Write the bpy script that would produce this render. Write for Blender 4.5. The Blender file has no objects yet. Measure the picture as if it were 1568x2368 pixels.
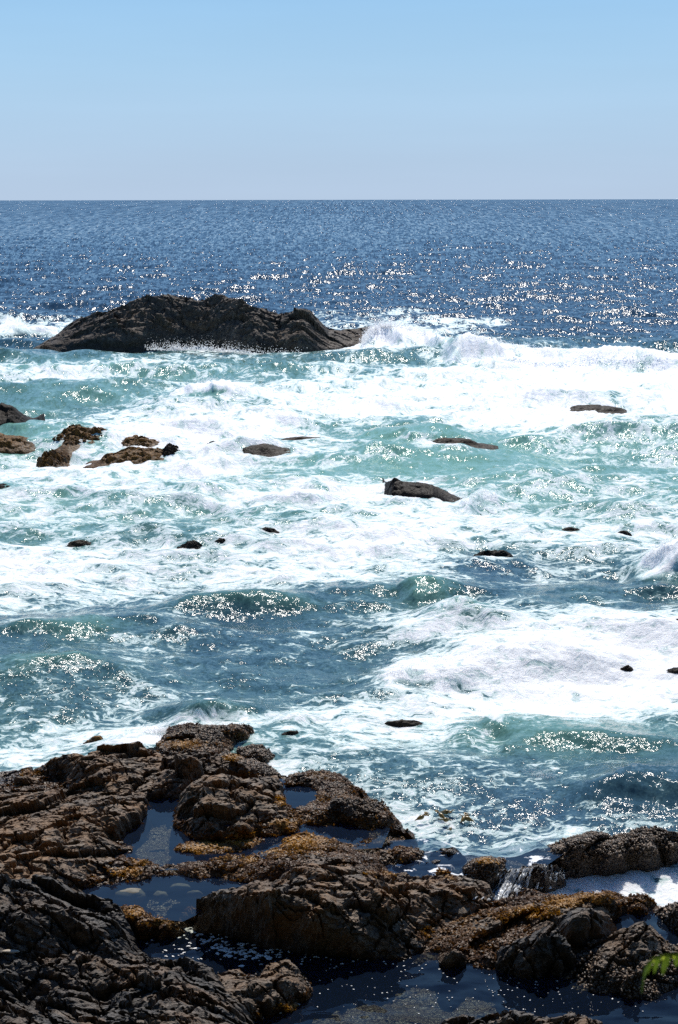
import bpy, math, random
import numpy as np
from mathutils import Vector, Matrix

# ---------------------------------------------------------------- camera, light, exposure
SC = bpy.context.scene
COL = SC.collection
F, CX, CY, CAMH = 3643.0, 784.0, 1183.5, 10.0        # focal length and centre of the 1568 x 2367 survey frame
PITCH = math.atan((1183.5 - 461.5) / F)
cam_data = bpy.data.cameras.new('camera')
cam = bpy.data.objects.new('camera', cam_data)
COL.objects.link(cam)
cam.location = (0, 0, CAMH)
cam.rotation_euler = (math.pi / 2 - PITCH, math.radians(0.1), 0)
cam_data.sensor_fit = 'VERTICAL'
cam_data.sensor_height = 23.6
cam_data.lens = 23.6 / (2 * (1183.5 / F))
cam_data.clip_start = 0.1
cam_data.clip_end = 200000
cam_data.dof.use_dof = True
cam_data.dof.focus_distance = 45.0
cam_data.dof.aperture_fstop = 7.0
SC.camera = cam

SUN_EL, SUN_AZ = math.radians(52), math.radians(7)   # azimuth from +Y (out to sea) towards +X
world = bpy.data.worlds.new('World')
SC.world = world
world.use_nodes = True
wn = world.node_tree
sky = wn.nodes.new('ShaderNodeTexSky')
sky.sky_type = 'NISHITA'
sky.sun_disc = False
sky.sun_elevation = SUN_EL
sky.sun_rotation = SUN_AZ
sky.altitude = 0
sky.air_density = 1.0
sky.dust_density = 0.35
sky.ozone_density = 2.2
bg = wn.nodes['Background']
SKY = 0.10
geo_w = wn.nodes.new('ShaderNodeTexCoord')
sepw = wn.nodes.new('ShaderNodeSeparateXYZ'); wn.links.new(geo_w.outputs['Generated'], sepw.inputs[0])
ramp = wn.nodes.new('ShaderNodeValToRGB')             # pale sea air low over the horizon, clear blue above it
ramp.color_ramp.interpolation = 'B_SPLINE'
for i, (p, c) in enumerate([(0.0, (.475, .595, .765)), (.035, (.455, .620, .805)), (.085, (.405, .645, .875)), (.15, (.285, .550, .870)), (.42, (.22, .47, .92)), (.60, (.065, .17, .45)), (.9, (.030, .085, .24))]):
    e = ramp.color_ramp.elements[i] if i < 2 else ramp.color_ramp.elements.new(p)
    e.position = p; e.color = (*[x * 0.90 / SKY * 0.1 for x in c], 1)
wn.links.new(sepw.outputs[2], ramp.inputs[0])
amt = wn.nodes.new('ShaderNodeMapRange'); amt.interpolation_type = 'SMOOTHSTEP'
wn.links.new(sepw.outputs[2], amt.inputs[0]); amt.inputs[1].default_value = .5; amt.inputs[2].default_value = 1.0; amt.inputs[4].default_value = .12
up = wn.nodes.new('ShaderNodeVectorMath'); up.operation = 'SCALE'; up.inputs['Scale'].default_value = 10.0
wis = wn.nodes.new('ShaderNodeTexNoise'); wis.inputs['Scale'].default_value = 2.6; wis.inputs['Detail'].default_value = 4
wmp = wn.nodes.new('ShaderNodeMapping'); wmp.inputs['Scale'].default_value = (1.0, 1.0, 11.0)
wn.links.new(geo_w.outputs['Generated'], wmp.inputs[0]); wn.links.new(wmp.outputs[0], wis.inputs[0])
wmr = wn.nodes.new('ShaderNodeMapRange'); wn.links.new(wis.outputs['Fac'], wmr.inputs[0]); wmr.inputs[1].default_value = .35; wmr.inputs[2].default_value = .7; wmr.inputs[3].default_value = .985; wmr.inputs[4].default_value = 1.03
wsc = wn.nodes.new('ShaderNodeVectorMath'); wsc.operation = 'SCALE'; wn.links.new(ramp.outputs[0], wsc.inputs[0]); wn.links.new(wmr.outputs[0], wsc.inputs['Scale'])
wn.links.new(wsc.outputs[0], up.inputs[0])
mixw = wn.nodes.new('ShaderNodeMix'); mixw.data_type = 'RGBA'
wn.links.new(amt.outputs[0], mixw.inputs[0]); wn.links.new(up.outputs[0], mixw.inputs[6]); wn.links.new(sky.outputs[0], mixw.inputs[7])
wn.links.new(mixw.outputs[2], bg.inputs[0])
bg.inputs[1].default_value = SKY

sun_data = bpy.data.lights.new('sun', 'SUN')
sun_data.energy = 4.6
sun_data.angle = math.radians(0.55)
sun_data.color = (1.0, 0.955, 0.89)
sun = bpy.data.objects.new('sun', sun_data)
COL.objects.link(sun)
sdir = Vector((math.sin(SUN_AZ) * math.cos(SUN_EL), math.cos(SUN_AZ) * math.cos(SUN_EL), math.sin(SUN_EL)))
sun.rotation_euler = sdir.to_track_quat('Z', 'Y').to_euler()

SC.view_settings.view_transform = 'Standard'
SC.view_settings.look = 'None'
SC.view_settings.exposure = 0.15
SC.view_settings.gamma = 1.0
SC.render.engine = 'CYCLES'
SC.cycles.use_denoising = False
SC.cycles.max_bounces = 6
SC.cycles.transparent_max_bounces = 12
SC.cycles.caustics_reflective = False
SC.cycles.caustics_refractive = False
SC.cycles.sample_clamp_indirect = 4.0
SC.cycles.sample_clamp_direct = 12.0

random.seed(7)
RNG = np.random.default_rng(11)

# ---------------------------------------------------------------- survey geometry
CP, SP = math.cos(PITCH), math.sin(PITCH)

def ray(u, v):
    a = (np.asarray(u, float) - CX) / F
    b = -(np.asarray(v, float) - CY) / F
    return a, CP + b * SP, -SP + b * CP

def at(u, v, z=0.0):
    dx, dy, dz = ray(u, v)
    t = (np.asarray(z, float) - CAMH) / dz
    return dx * t, dy * t

def at_y(u, v, y):
    dx, dy, dz = ray(u, v)
    t = y / dy
    return dx * t, CAMH + dz * t

def to_uv(x, y, z):
    zz = z - CAMH
    d = y * CP - zz * SP
    upc = y * SP + zz * CP
    return CX + F * x / d, CY - F * upc / d

# ---------------------------------------------------------------- noise
def _h(ix, iy, s):
    with np.errstate(over='ignore'):
        h = (ix.astype(np.uint32) * np.uint32(374761393) + iy.astype(np.uint32) * np.uint32(668265263) + np.uint32((s * 2246822519) & 0xffffffff))
        h = (h ^ (h >> np.uint32(13))) * np.uint32(1274126177)
        h = (h ^ (h >> np.uint32(16))) * np.uint32(2654435761)
        return h ^ (h >> np.uint32(15))

def rnd(ix, iy, s):
    return (_h(ix, iy, s) & np.uint32(0xffffff)).astype(np.float32) / np.float32(0xffffff)

def perlin(x, y, s=0):
    x = np.asarray(x, np.float32); y = np.asarray(y, np.float32)
    x0 = np.floor(x); y0 = np.floor(y)
    fx, fy = x - x0, y - y0
    ix, iy = x0.astype(np.int64), y0.astype(np.int64)
    def g(ox, oy):
        a = rnd(ix + ox, iy + oy, s) * np.float32(2 * math.pi)
        return np.cos(a) * (fx - ox) + np.sin(a) * (fy - oy)
    ux = fx * fx * fx * (fx * (fx * 6 - 15) + 10)
    uy = fy * fy * fy * (fy * (fy * 6 - 15) + 10)
    a = g(0, 0) * (1 - ux) + g(1, 0) * ux
    b = g(0, 1) * (1 - ux) + g(1, 1) * ux
    return (a * (1 - uy) + b * uy) * 1.5

def fbm(x, y, s=0, o=4, gain=0.5, lac=2.03):
    r = 0; a = 1; t = 0
    for i in range(o):
        r = r + a * perlin(x, y, s + i * 17); t += a
        x = x * lac + 3.7; y = y * lac + 1.3; a *= gain
    return r / t

def ridged(x, y, s=0, o=4, gain=0.55):
    r = 0; a = 1; t = 0
    for i in range(o):
        n = 1 - np.abs(perlin(x, y, s + i * 13)) * 1.6
        r = r + a * n * np.abs(n); t += a
        x = x * 2.07 + 5.1; y = y * 2.07 + 9.2; a *= gain
    return r / t

def worley(x, y, s=0):
    x = np.asarray(x, np.float32); y = np.asarray(y, np.float32)
    ix0 = np.floor(x).astype(np.int64); iy0 = np.floor(y).astype(np.int64)
    f1 = np.full(x.shape, 9, np.float32); f2 = np.full(x.shape, 9, np.float32)
    bx = np.zeros(x.shape, np.float32); by = np.zeros_like(bx); r1 = np.zeros_like(bx); r2 = np.zeros_like(bx); r3 = np.zeros_like(bx)
    for oy in (-1, 0, 1):
        for ox in (-1, 0, 1):
            ix, iy = ix0 + ox, iy0 + oy
            px = ix + rnd(ix, iy, s); py = iy + rnd(ix, iy, s + 101)
            dx, dy = x - px, y - py
            d = dx * dx + dy * dy
            m = d < f1
            f2 = np.where(m, f1, np.minimum(f2, d))
            f1 = np.where(m, d, f1)
            bx = np.where(m, dx, bx); by = np.where(m, dy, by)
            r1 = np.where(m, rnd(ix, iy, s + 202), r1); r2 = np.where(m, rnd(ix, iy, s + 303), r2); r3 = np.where(m, rnd(ix, iy, s + 404), r3)
    return np.sqrt(f1), np.sqrt(f2), bx, by, r1, r2, r3

def facets(x, y, size, s, tilt=0.9, off=1.0, ax=1.0, rot=0.0):
    """broken faces: every cell its own level and tilt; returns height in units of size"""
    c, sn = math.cos(rot), math.sin(rot)
    xr, yr = (x * c + y * sn) / size / ax, (-x * sn + y * c) / size
    wx = xr + 0.35 * perlin(xr * 1.7, yr * 1.7, s + 5); wy = yr + 0.35 * perlin(xr * 1.7 + 31, yr * 1.7, s + 6)
    f1, f2, bx, by, r1, r2, r3 = worley(wx, wy, s)
    h = (r1 - 0.5) * off + ((r2 - 0.5) * bx + (r3 - 0.5) * by) * tilt * 2.2
    crack = np.clip((f2 - f1) / 0.12, 0, 1)
    return h - 0.18 * (1 - crack)

def sstep(a, b, x):
    t = np.clip((x - a) / (b - a), 0, 1)
    return t * t * (3 - 2 * t)

def inside_dist(px, py, poly):
    """signed distance to polygon, positive inside"""
    n = len(poly); d = np.full(px.shape, 1e9); ins = np.zeros(px.shape, bool)
    for i in range(n):
        x1, y1 = poly[i]; x2, y2 = poly[(i + 1) % n]
        ex, ey = x2 - x1, y2 - y1
        L = ex * ex + ey * ey + 1e-12
        t = np.clip(((px - x1) * ex + (py - y1) * ey) / L, 0, 1)
        d = np.minimum(d, (px - x1 - t * ex) ** 2 + (py - y1 - t * ey) ** 2)
        c = ((y1 > py) != (y2 > py)) & (px < (x2 - x1) * (py - y1) / (y2 - y1 + 1e-12) + x1)
        ins ^= c
    d = np.sqrt(d)
    return np.where(ins, d, -d)

def rbf(px, py, P, Z, c=0.25):
    P = np.array(P); Z = np.array(Z); n = len(P)
    k = lambda d2: -np.sqrt(d2 + c * c)
    D = ((P[:, None] - P[None]) ** 2).sum(2)
    A = np.zeros((n + 1, n + 1)); A[:n, :n] = k(D) + np.eye(n) * 0.012
    A[:n, n] = 1; A[n, :n] = 1
    w = np.linalg.solve(A, np.append(Z, 0))
    r = np.full(px.shape, w[n])
    for i in range(n):
        r += w[i] * k((px - P[i, 0]) ** 2 + (py - P[i, 1]) ** 2)
    return np.clip(r, Z.min() - .05, Z.max() + .1)

# ---------------------------------------------------------------- object helpers
def link_mesh(name, verts, faces, mat=None, smooth=True, parent=None, attrs=None):
    me = bpy.data.meshes.new(name)
    v = np.ascontiguousarray(verts, np.float32)
    if isinstance(faces, np.ndarray):
        nf, k = faces.shape
        me.vertices.add(len(v)); me.vertices.foreach_set('co', v.ravel())
        me.loops.add(nf * k); me.loops.foreach_set('vertex_index', np.ascontiguousarray(faces, np.int32).ravel())
        me.polygons.add(nf)
        me.polygons.foreach_set('loop_start', np.arange(0, nf * k, k, dtype=np.int32))
        me.polygons.foreach_set('loop_total', np.full(nf, k, np.int32))
        me.polygons.foreach_set('use_smooth', np.full(nf, smooth))
        me.update(calc_edges=True)
    else:
        me.from_pydata([tuple(p) for p in v], [], faces)
        for p in me.polygons: p.use_smooth = smooth
        me.update()
    for an, (typ, arr) in (attrs or {}).items():
        a = me.attributes.new(an, typ, 'POINT')
        a.data.foreach_set({'FLOAT': 'value', 'FLOAT_COLOR': 'color', 'FLOAT_VECTOR': 'vector'}[typ], np.ascontiguousarray(arr, np.float32).ravel())
    o = bpy.data.objects.new(name, me)
    COL.objects.link(o)
    if mat: me.materials.append(mat)
    if parent: o.parent = parent
    return o

def tag(o, label=None, cat=None, group=None, kind=None):
    if label: o['label'] = label
    if cat: o['category'] = cat
    if group: o['group'] = group
    if kind: o['kind'] = kind
    return o

class NT:
    """small shorthand for node trees"""
    def __init__(s, name):
        s.m = bpy.data.materials.new(name); s.m.use_nodes = True
        s.t = s.m.node_tree; s.t.nodes.clear()
        s.out = s.t.nodes.new('ShaderNodeOutputMaterial')
    def n(s, typ, **kw):
        nd = s.t.nodes.new('ShaderNode' + typ)
        for k, v in kw.items():
            if k == 'ins':
                for kk, vv in v.items(): s.set(nd.inputs[kk], vv)
            else: setattr(nd, k, v)
        return nd
    def set(s, inp, v):
        if isinstance(v, bpy.types.NodeSocket): s.t.links.new(v, inp)
        else: inp.default_value = v
    def math(s, op, a, b=None, clamp=False):
        nd = s.n('Math', operation=op, use_clamp=clamp); s.set(nd.inputs[0], a)
        if b is not None: s.set(nd.inputs[1], b)
        return nd.outputs[0]
    def vmath(s, op, a, b=None):
        nd = s.n('VectorMath', operation=op); s.set(nd.inputs[0], a)
        if b is not None: s.set(nd.inputs[1], b)
        return nd.outputs[0]
    def scale(s, a, f):
        nd = s.n('VectorMath', operation='SCALE'); s.set(nd.inputs[0], a); s.set(nd.inputs['Scale'], f)
        return nd.outputs[0]
    def mix(s, f, a, b):
        nd = s.n('Mix', data_type='RGBA'); s.set(nd.inputs[0], f); s.set(nd.inputs[6], a); s.set(nd.inputs[7], b)
        return nd.outputs[2]
    def mapr(s, v, a, b, c=0.0, d=1.0, smooth=True):
        nd = s.n('MapRange', interpolation_type='SMOOTHSTEP' if smooth else 'LINEAR')
        for i, x in enumerate((v, a, b, c, d)): s.set(nd.inputs[i], x)
        return nd.outputs[0]
    def noise(s, vec, scale, detail=4, rough=0.55, dist=0.0):
        nd = s.n('TexNoise', ins={'Scale': scale, 'Detail': detail, 'Roughness': rough, 'Distortion': dist})
        s.set(nd.inputs['Vector'], vec)
        return nd
    def voro(s, vec, scale, feature='F1', rand=1.0):
        nd = s.n('TexVoronoi', feature=feature, ins={'Scale': scale, 'Randomness': rand}); s.set(nd.inputs['Vector'], vec)
        return nd
    def attr(s, name):
        return s.n('Attribute', attribute_name=name)
    def surf(s, sh): s.t.links.new(sh, s.out.inputs[0])

C4 = lambda r, g, b: (r, g, b, 1.0)

# ---------------------------------------------------------------- materials
def rock_material(name='rock', fine=1.0, gloss=1.0, spec=0.45, dark=1.0, sc=1.0):
    k = NT(name)
    pos = k.n('NewGeometry').outputs['Position']
    a = k.attr('mix'); sep = k.n('SeparateColor'); k.set(sep.inputs[0], a.outputs['Color'])
    weed, mus, wet = sep.outputs[0], sep.outputs[1], sep.outputs[2]
    grey = a.outputs['Alpha']
    if sc != 1.0: pos = k.scale(pos, sc)
    n1 = k.noise(pos, 1.3, 6, 0.62).outputs['Fac']
    n2 = k.noise(pos, 9.0, 6, 0.65, 0.4).outputs['Fac']
    n3 = k.noise(pos, 45.0, 4, 0.6).outputs['Fac']
    n4 = k.noise(pos, 3.4, 5, 0.6, 0.8).outputs['Fac']
    brown = k.mix(k.mapr(n2, 0.35, 0.68), C4(.064, .046, .030), C4(.225, .164, .110))
    brown = k.mix(k.mapr(n1, 0.48, 0.66), brown, C4(.175, .112, .066))
    brown = k.mix(k.math('MULTIPLY', k.mapr(n4, 0.60, 0.72), 0.75), brown, C4(.30, .26, .215))
    greyc = k.mix(k.mapr(n2, 0.36, 0.66), C4(.021, .0185, .0165), C4(.092, .079, .066))
    greyc = k.mix(k.math('MULTIPLY', k.mapr(n4, 0.57, 0.70), 0.8), greyc, C4(.135, .112, .090))
    brown = k.mix(k.math('MULTIPLY', k.mapr(k.noise(pos, 2.1, 5, .65, .5).outputs['Fac'], .42, .60), .80), brown, C4(.205, .105, .038))
    base = k.mix(grey, brown, greyc)
    muscol = k.mix(k.mapr(n3, 0.42, 0.60), C4(.030, .021, .015), C4(.150, .100, .060))
    muscol = k.mix(k.mapr(n1, 0.50, 0.62), muscol, C4(.095, .060, .030))
    base = k.mix(mus, base, muscol)
    if dark != 1.0: base = k.scale(base, dark)
    weedn = k.mapr(k.math('ADD', weed, k.math('MULTIPLY', k.math('SUBTRACT', n2, 0.5), 1.1)), 0.42, 0.62)
    weedcol = k.mix(k.mapr(n3, 0.38, 0.62), C4(*[c * dark ** .7 for c in (.070, .030, .006)]), C4(*[c * dark ** .7 for c in (.220, .100, .012)]))
    base = k.mix(weedn, base, weedcol)
    fine = k.mapr(n3, 0.25, 0.75, 0.72, 1.22, False)
    base = k.scale(base, fine)
    wetd = k.math('SUBTRACT', 1.0, k.math('MULTIPLY', wet, 0.45))
    base = k.scale(base, wetd)
    rough = k.math('SUBTRACT', 0.76, k.math('MULTIPLY', wet, 0.36 * gloss))
    rough = k.math('SUBTRACT', rough, k.math('MULTIPLY', n3, 0.12))
    v1 = k.voro(pos, 26.0).outputs['Distance']
    v2 = k.voro(k.vmath('MULTIPLY', pos, (1.0, 2.2, 2.2)), 7.0, 'DISTANCE_TO_EDGE').outputs['Distance']
    hgt = k.math('ADD', k.math('MULTIPLY', n2, 0.024), k.math('MULTIPLY', n3, 0.006))
    hgt = k.math('ADD', hgt, k.math('MULTIPLY', k.mapr(v2, 0.0, 0.07), 0.012))
    hgt = k.math('SUBTRACT', hgt, k.math('MULTIPLY', v1, k.math('ADD', 0.002, k.math('MULTIPLY', mus, 0.018))))
    b = k.n('Bump', ins={'Strength': fine, 'Distance': 1.0}); k.set(b.inputs['Height'], hgt)
    p = k.n('BsdfPrincipled', ins={'Base Color': base, 'Roughness': rough, 'Normal': b.outputs[0]})
    p.inputs['Specular IOR Level'].default_value = spec
    k.surf(p.outputs[0])
    return k.m

def sea_material():
    k = NT('sea_water')
    geo = k.n('NewGeometry'); pos, N = geo.outputs['Position'], geo.outputs['Normal']
    a = k.attr('sea'); sep = k.n('SeparateColor'); k.set(sep.inputs[0], a.outputs['Color'])
    foam, aer_backlit, far = sep.outputs[0], sep.outputs[1], sep.outputs[2]
    solid = a.outputs['Alpha']
    q = k.attr('wavelet').outputs['Vector']
    # wavelets: slopes straight from noise, their size growing with the distance from the shore
    c1 = k.noise(q, 1.0, 3, 0.62, 0.3).outputs['Color']
    c2 = k.noise(k.vmath('ADD', k.scale(q, 3.1), (7.3, 2.1, 0.0)), 1.0, 2, 0.6).outputs['Color']
    s = k.vmath('SUBTRACT', c1, (0.5, 0.5, 0.5))
    s = k.vmath('ADD', s, k.scale(k.vmath('SUBTRACT', c2, (0.5, 0.5, 0.5)), 0.55))
    c3 = k.noise(k.vmath('ADD', k.scale(q, 8.3), (1.3, 5.1, 0.0)), 1.0, 1, 0.5).outputs['Color']
    s = k.vmath('ADD', s, k.scale(k.vmath('SUBTRACT', c3, (0.5, 0.5, 0.5)), 0.5))
    s = k.vmath('MULTIPLY', s, (2.0, 1.0, 0.0))
    lean = k.n('CombineXYZ'); k.set(lean.inputs[1], k.math('MULTIPLY', far, -0.15))   # seen far out: the faces turned to the shore
    N = k.vmath('ADD', N, lean.outputs[0])
    amp = k.math('ADD', 0.80, k.math('MULTIPLY', far, 0.16))
    nrm = k.vmath('NORMALIZE', k.vmath('ADD', N, k.scale(s, amp)))
    # foam lace
    fq = k.scale(q, 0.36)
    w = k.noise(fq, 0.55, 3, 0.55).outputs['Color']
    wp = k.vmath('ADD', fq, k.scale(k.vmath('SUBTRACT', w, (0.5, 0.5, 0.5)), 2.0))
    wp = k.vmath('MULTIPLY', wp, (0.66, 1.1, 0.0))
    f1 = k.noise(wp, 0.95, 7, 0.67, 0.6).outputs['Fac']
    lace = k.voro(k.vmath('ADD', wp, k.scale(k.noise(wp, 2.2, 3, 0.6).outputs['Color'], 0.7)), 1.15, 'DISTANCE_TO_EDGE').outputs['Distance']
    lace2 = k.voro(k.vmath('ADD', wp, k.scale(k.noise(wp, 4.2, 3, 0.6).outputs['Color'], 0.35)), 3.3, 'DISTANCE_TO_EDGE').outputs['Distance']
    web = k.math('SUBTRACT', 1.0, k.math('ADD', k.math('MULTIPLY', lace, 1.25), k.math('MULTIPLY', lace2, 1.0)))
    strk = k.noise(k.vmath('MULTIPLY', wp, (1.3, 5.5, 0.0)), 1.0, 4, 0.65, 0.5).outputs['Fac']
    fine = k.noise(wp, 5.5, 4, 0.65, 0.6).outputs['Fac']
    f1 = k.math('ADD', f1, k.math('ADD', k.math('MULTIPLY', k.math('SUBTRACT', strk, 0.5), 0.42), k.math('MULTIPLY', k.math('SUBTRACT', fine, 0.5), 0.36)))
    pat = k.math('ADD', k.math('MULTIPLY', f1, 0.95), k.math('MULTIPLY', web, 0.28))   # about 0.35..0.95
    lv = k.math('ADD', pat, k.math('MULTIPLY', k.math('SUBTRACT', foam, 0.60), 0.62))
    ff = k.mapr(lv, 0.605, 0.705)
    ff = k.math('MAXIMUM', ff, k.mapr(solid, 0.35, 0.75))
    ff = k.math('MULTIPLY', ff, k.mapr(foam, 0.02, 0.16))
    # water body
    deep, green = C4(.031, .069, .111), C4(.165, .345, .270)
    mid = C4(.029, .079, .086)
    col = k.mix(k.mapr(aer_backlit, 0.0, 0.45, smooth=False), deep, mid)
    col = k.mix(k.mapr(aer_backlit, 0.4, 1.0, smooth=False), col, green)
    col = k.mix(k.math('MULTIPLY', k.mapr(lv, 0.40, 0.66), k.math('MULTIPLY', aer_backlit, 0.55)), col, C4(.26, .46, .42))
    water = k.n('BsdfPrincipled', ins={'Base Color': col, 'Roughness': 0.085, 'IOR': 1.333, 'Normal': nrm})
    fb = k.n('Bump', ins={'Strength': 0.5, 'Distance': 0.25}); k.set(fb.inputs['Height'], k.math('ADD', f1, k.math('MULTIPLY', k.noise(pos, 5.0, 5, 0.65).outputs['Fac'], 0.35)))
    fc = k.mix(k.mapr(lv, 0.66, 0.90), C4(.44, .58, .57), C4(.86, .87, .88))
    fo = k.n('BsdfPrincipled', ins={'Base Color': fc, 'Roughness': 0.6, 'Normal': fb.outputs[0]})
    fo.inputs['Specular IOR Level'].default_value = 0.3
    fo.inputs['Subsurface Weight'].default_value = 0.55; fo.inputs['Subsurface Radius'].default_value = (.34, .36, .37); fo.inputs['Subsurface Scale'].default_value = 1.0
    ms = k.n('MixShader'); k.set(ms.inputs[0], ff)
    k.t.links.new(water.outputs[0], ms.inputs[1]); k.t.links.new(fo.outputs[0], ms.inputs[2])
    k.surf(ms.outputs[0])
    return k.m

def pool_material(name, tint, ripple=0.10, scale=3.0, sky_tint=0.0, foam=0.0):
    k = NT(name)
    geo = k.n('NewGeometry'); pos, N = geo.outputs['Position'], geo.outputs['Normal']
    c = k.noise(k.vmath('MULTIPLY', pos, (0.7, 1.6, 1.0)), scale, 3, 0.5, 0.4).outputs['Color']
    s = k.vmath('MULTIPLY', k.vmath('SUBTRACT', c, (.5, .5, .5)), (ripple, ripple, 0))
    nrm = k.vmath('NORMALIZE', k.vmath('ADD', N, s))
    fr = k.n('Fresnel', ins={'IOR': 1.333, 'Normal': nrm})
    tr = k.n('BsdfTransparent', ins={'Color': tint})
    gl = k.n('BsdfAnisotropic' if False else 'BsdfGlossy', ins={'Roughness': 0.015, 'Normal': nrm})
    body = tr.outputs[0]
    if sky_tint > 0:
        df = k.n('BsdfDiffuse', ins={'Color': C4(.026, .052, .112)})  # diffuse blue put in to make up for weak sky reflection
        m0 = k.n('MixShader', ins={0: sky_tint}); k.t.links.new(body, m0.inputs[1]); k.t.links.new(df.outputs[0], m0.inputs[2]); body = m0.outputs[0]
    ms = k.n('MixShader'); k.set(ms.inputs[0], fr.outputs[0])
    k.t.links.new(body, ms.inputs[1]); k.t.links.new(gl.outputs[0], ms.inputs[2])
    res = ms.outputs[0]
    if foam > 0:
        n = k.noise(pos, 2.6, 6, 0.66, 0.8).outputs['Fac']
        f = k.mapr(n, 0.66 - foam * 0.3, 0.72 - foam * 0.3)
        df = k.n('BsdfDiffuse', ins={'Color': C4(.8, .82, .84)})
        m2 = k.n('MixShader'); k.set(m2.inputs[0], f); k.t.links.new(res, m2.inputs[1]); k.t.links.new(df.outputs[0], m2.inputs[2]); res = m2.outputs[0]
    k.surf(res)
    return k.m

def simple(name, col, rough=0.6, var=0.25, scale=12.0, spec=0.4, transl=0.0):
    k = NT(name)
    pos = k.n('NewGeometry').outputs['Position']
    n = k.noise(pos, scale, 4, 0.6).outputs['Fac']
    c = k.scale(C4(*col)[:3] if False else k.mix(0.0, C4(*col), C4(*col)), k.mapr(n, 0.3, 0.7, 1 - var, 1 + var, False))
    p = k.n('BsdfPrincipled', ins={'Base Color': c, 'Roughness': rough}); p.inputs['Specular IOR Level'].default_value = spec
    sh = p.outputs[0]
    if transl > 0:
        t = k.n('BsdfTranslucent', ins={'Color': c}); m = k.n('MixShader', ins={0: transl})
        k.t.links.new(sh, m.inputs[1]); k.t.links.new(t.outputs[0], m.inputs[2]); sh = m.outputs[0]
    k.surf(sh)
    return k.m

M_ROCK = rock_material()
M_SEAROCK = rock_material('sea_rock', 1.0, .4, .22, .82, .4)
M_WETROCK = rock_material('wet_rock', .8, .25, .14, .26, .5)
M_SEA = sea_material()

# ---------------------------------------------------------------- the rocky shore (one height field, cut into its outcrops)
ZA, ZB, ZC, ZD = 0.40, 0.355, 0.10, 0.27               # levels of the tide pools
# outcrop: name, label, outline (u, v, z), inner heights (u, v, z), style
#   style: rough, facet size, grey, mussel, weed near water, water level beside it
OUT = []
def outcrop(name, label, poly, tops, rough=1.0, grey=0.0, mus=0.0, weed=0.0, wl=ZA, slope=3.0, ax=1.6, rot=0.5, fs=1.0, edge=0.08, zs=0.645):
    poly = [(u, v, z * zs if z > 0 else z) for u, v, z in poly]; tops = [(u, v, z * zs) for u, v, z in tops]
    OUT.append(dict(name=name, label=label, poly=poly, tops=tops, rough=rough, grey=grey, mus=mus, weed=weed, wl=wl, slope=slope, ax=ax, rot=rot, fs=fs, edge=edge))

outcrop('rock_shelf', 'broad grey-brown bedrock slab sloping to the surf, left of the deep blue tide pool',
    [(-500, 1800, .2), (-200, 1790, .2), (0, 1784, .25), (29, 1780, .3), (90, 1771, .5), (107, 1763, .8), (121, 1751, 1.1), (144, 1740, 1.25), (165, 1737, 1.3), (199, 1742, 1.2), (225, 1728, 1.1), (289, 1725, 1.0), (330, 1726, .95), (376, 1745, 1.0),
     (361, 1792, .95), (335, 1835, .9), (329, 1855, .95), (313, 1876, 1.0), (289, 1878, 1.1), (274, 1893, 1.1), (262, 1912, 1.05), (240, 1926, .95), (258, 1945, .60), (282, 1953, .62), (306, 1965, .6), (286, 1982, .62), (347, 1997, .6), (352, 2010, .62), (340, 2036, .5), (260, 2046, .5), (225, 2053, .5), (187, 2061, .5), (120, 2060, .9), (0, 2070, 1.2), (-500, 2100, 1.5)],
    [(60, 1800, .75), (140, 1800, .62), (160, 1815, .75), (205, 1790, 1.05), (185, 1755, 1.35), (260, 1765, 1.3), (230, 1778, 1.28), (320, 1750, 1.1), (150, 1840, 1.05), (230, 1840, 1.12), (270, 1850, 1.15), (100, 1880, 1.15), (200, 1890, 1.15), (30, 1900, 1.2), (120, 1940, 1.1), (220, 1940, .98), (60, 1990, 1.15), (160, 2000, .95), (240, 1985, .8), (290, 2010, .68), (230, 2025, .66), (0, 1830, .8), (30, 1850, .95), (160, 2030, .85)],
    rough=.7, weed=.4, wl=ZA, slope=4)
outcrop('dark_outcrop', 'jagged charcoal outcrop filling the lower left corner, nearest the camera',
    [(-500, 2040, 1.2), (0, 2029, 1.35), (58, 2023, 1.4), (116, 2029, 1.25), (139, 2041, 1.1), (185, 2062, .6), (202, 2075, .65), (277, 2097, .8), (289, 2122, .8), (298, 2142, .6), (303, 2177, .35), (327, 2197, .2), (347, 2213, .2), (390, 2230, .3), (433, 2216, .55), (462, 2223, .6), (485, 2243, .6), (500, 2252, .6), (512, 2284, .7), (538, 2310, .75), (564, 2321, .7), (575, 2347, .4), (590, 2400, .3), (600, 2560, .3), (-700, 2560, 1.5)],
    [(60, 2060, 1.5), (150, 2090, 1.3), (220, 2120, 1.25), (265, 2130, 1.15), (100, 2140, 1.45), (170, 2160, 1.2), (240, 2190, .95), (290, 2205, .5), (60, 2200, 1.25), (110, 2185, 1.15), (20, 2250, 1.4), (65, 2290, .95), (100, 2260, 1.25), (170, 2240, 1.15), (230, 2230, 1.0), (330, 2240, .7), (420, 2235, .85), (200, 2300, 1.1), (250, 2290, .95), (240, 2325, .6), (300, 2300, 1.1), (395, 2270, 1.0), (440, 2280, .75), (480, 2285, .8), (380, 2320, 1.1), (440, 2340, 1.2), (120, 2340, 1.4), (50, 2350, 1.5), (210, 2350, .9), (320, 2360, 1.2), (500, 2350, 1.1), (560, 2380, .8), (0, 2200, 1.5), (-200, 2250, 1.7)],
    rough=1.15, grey=.95, wl=ZC, slope=4, rot=-.55, ax=2.2, fs=1.0)
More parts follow.
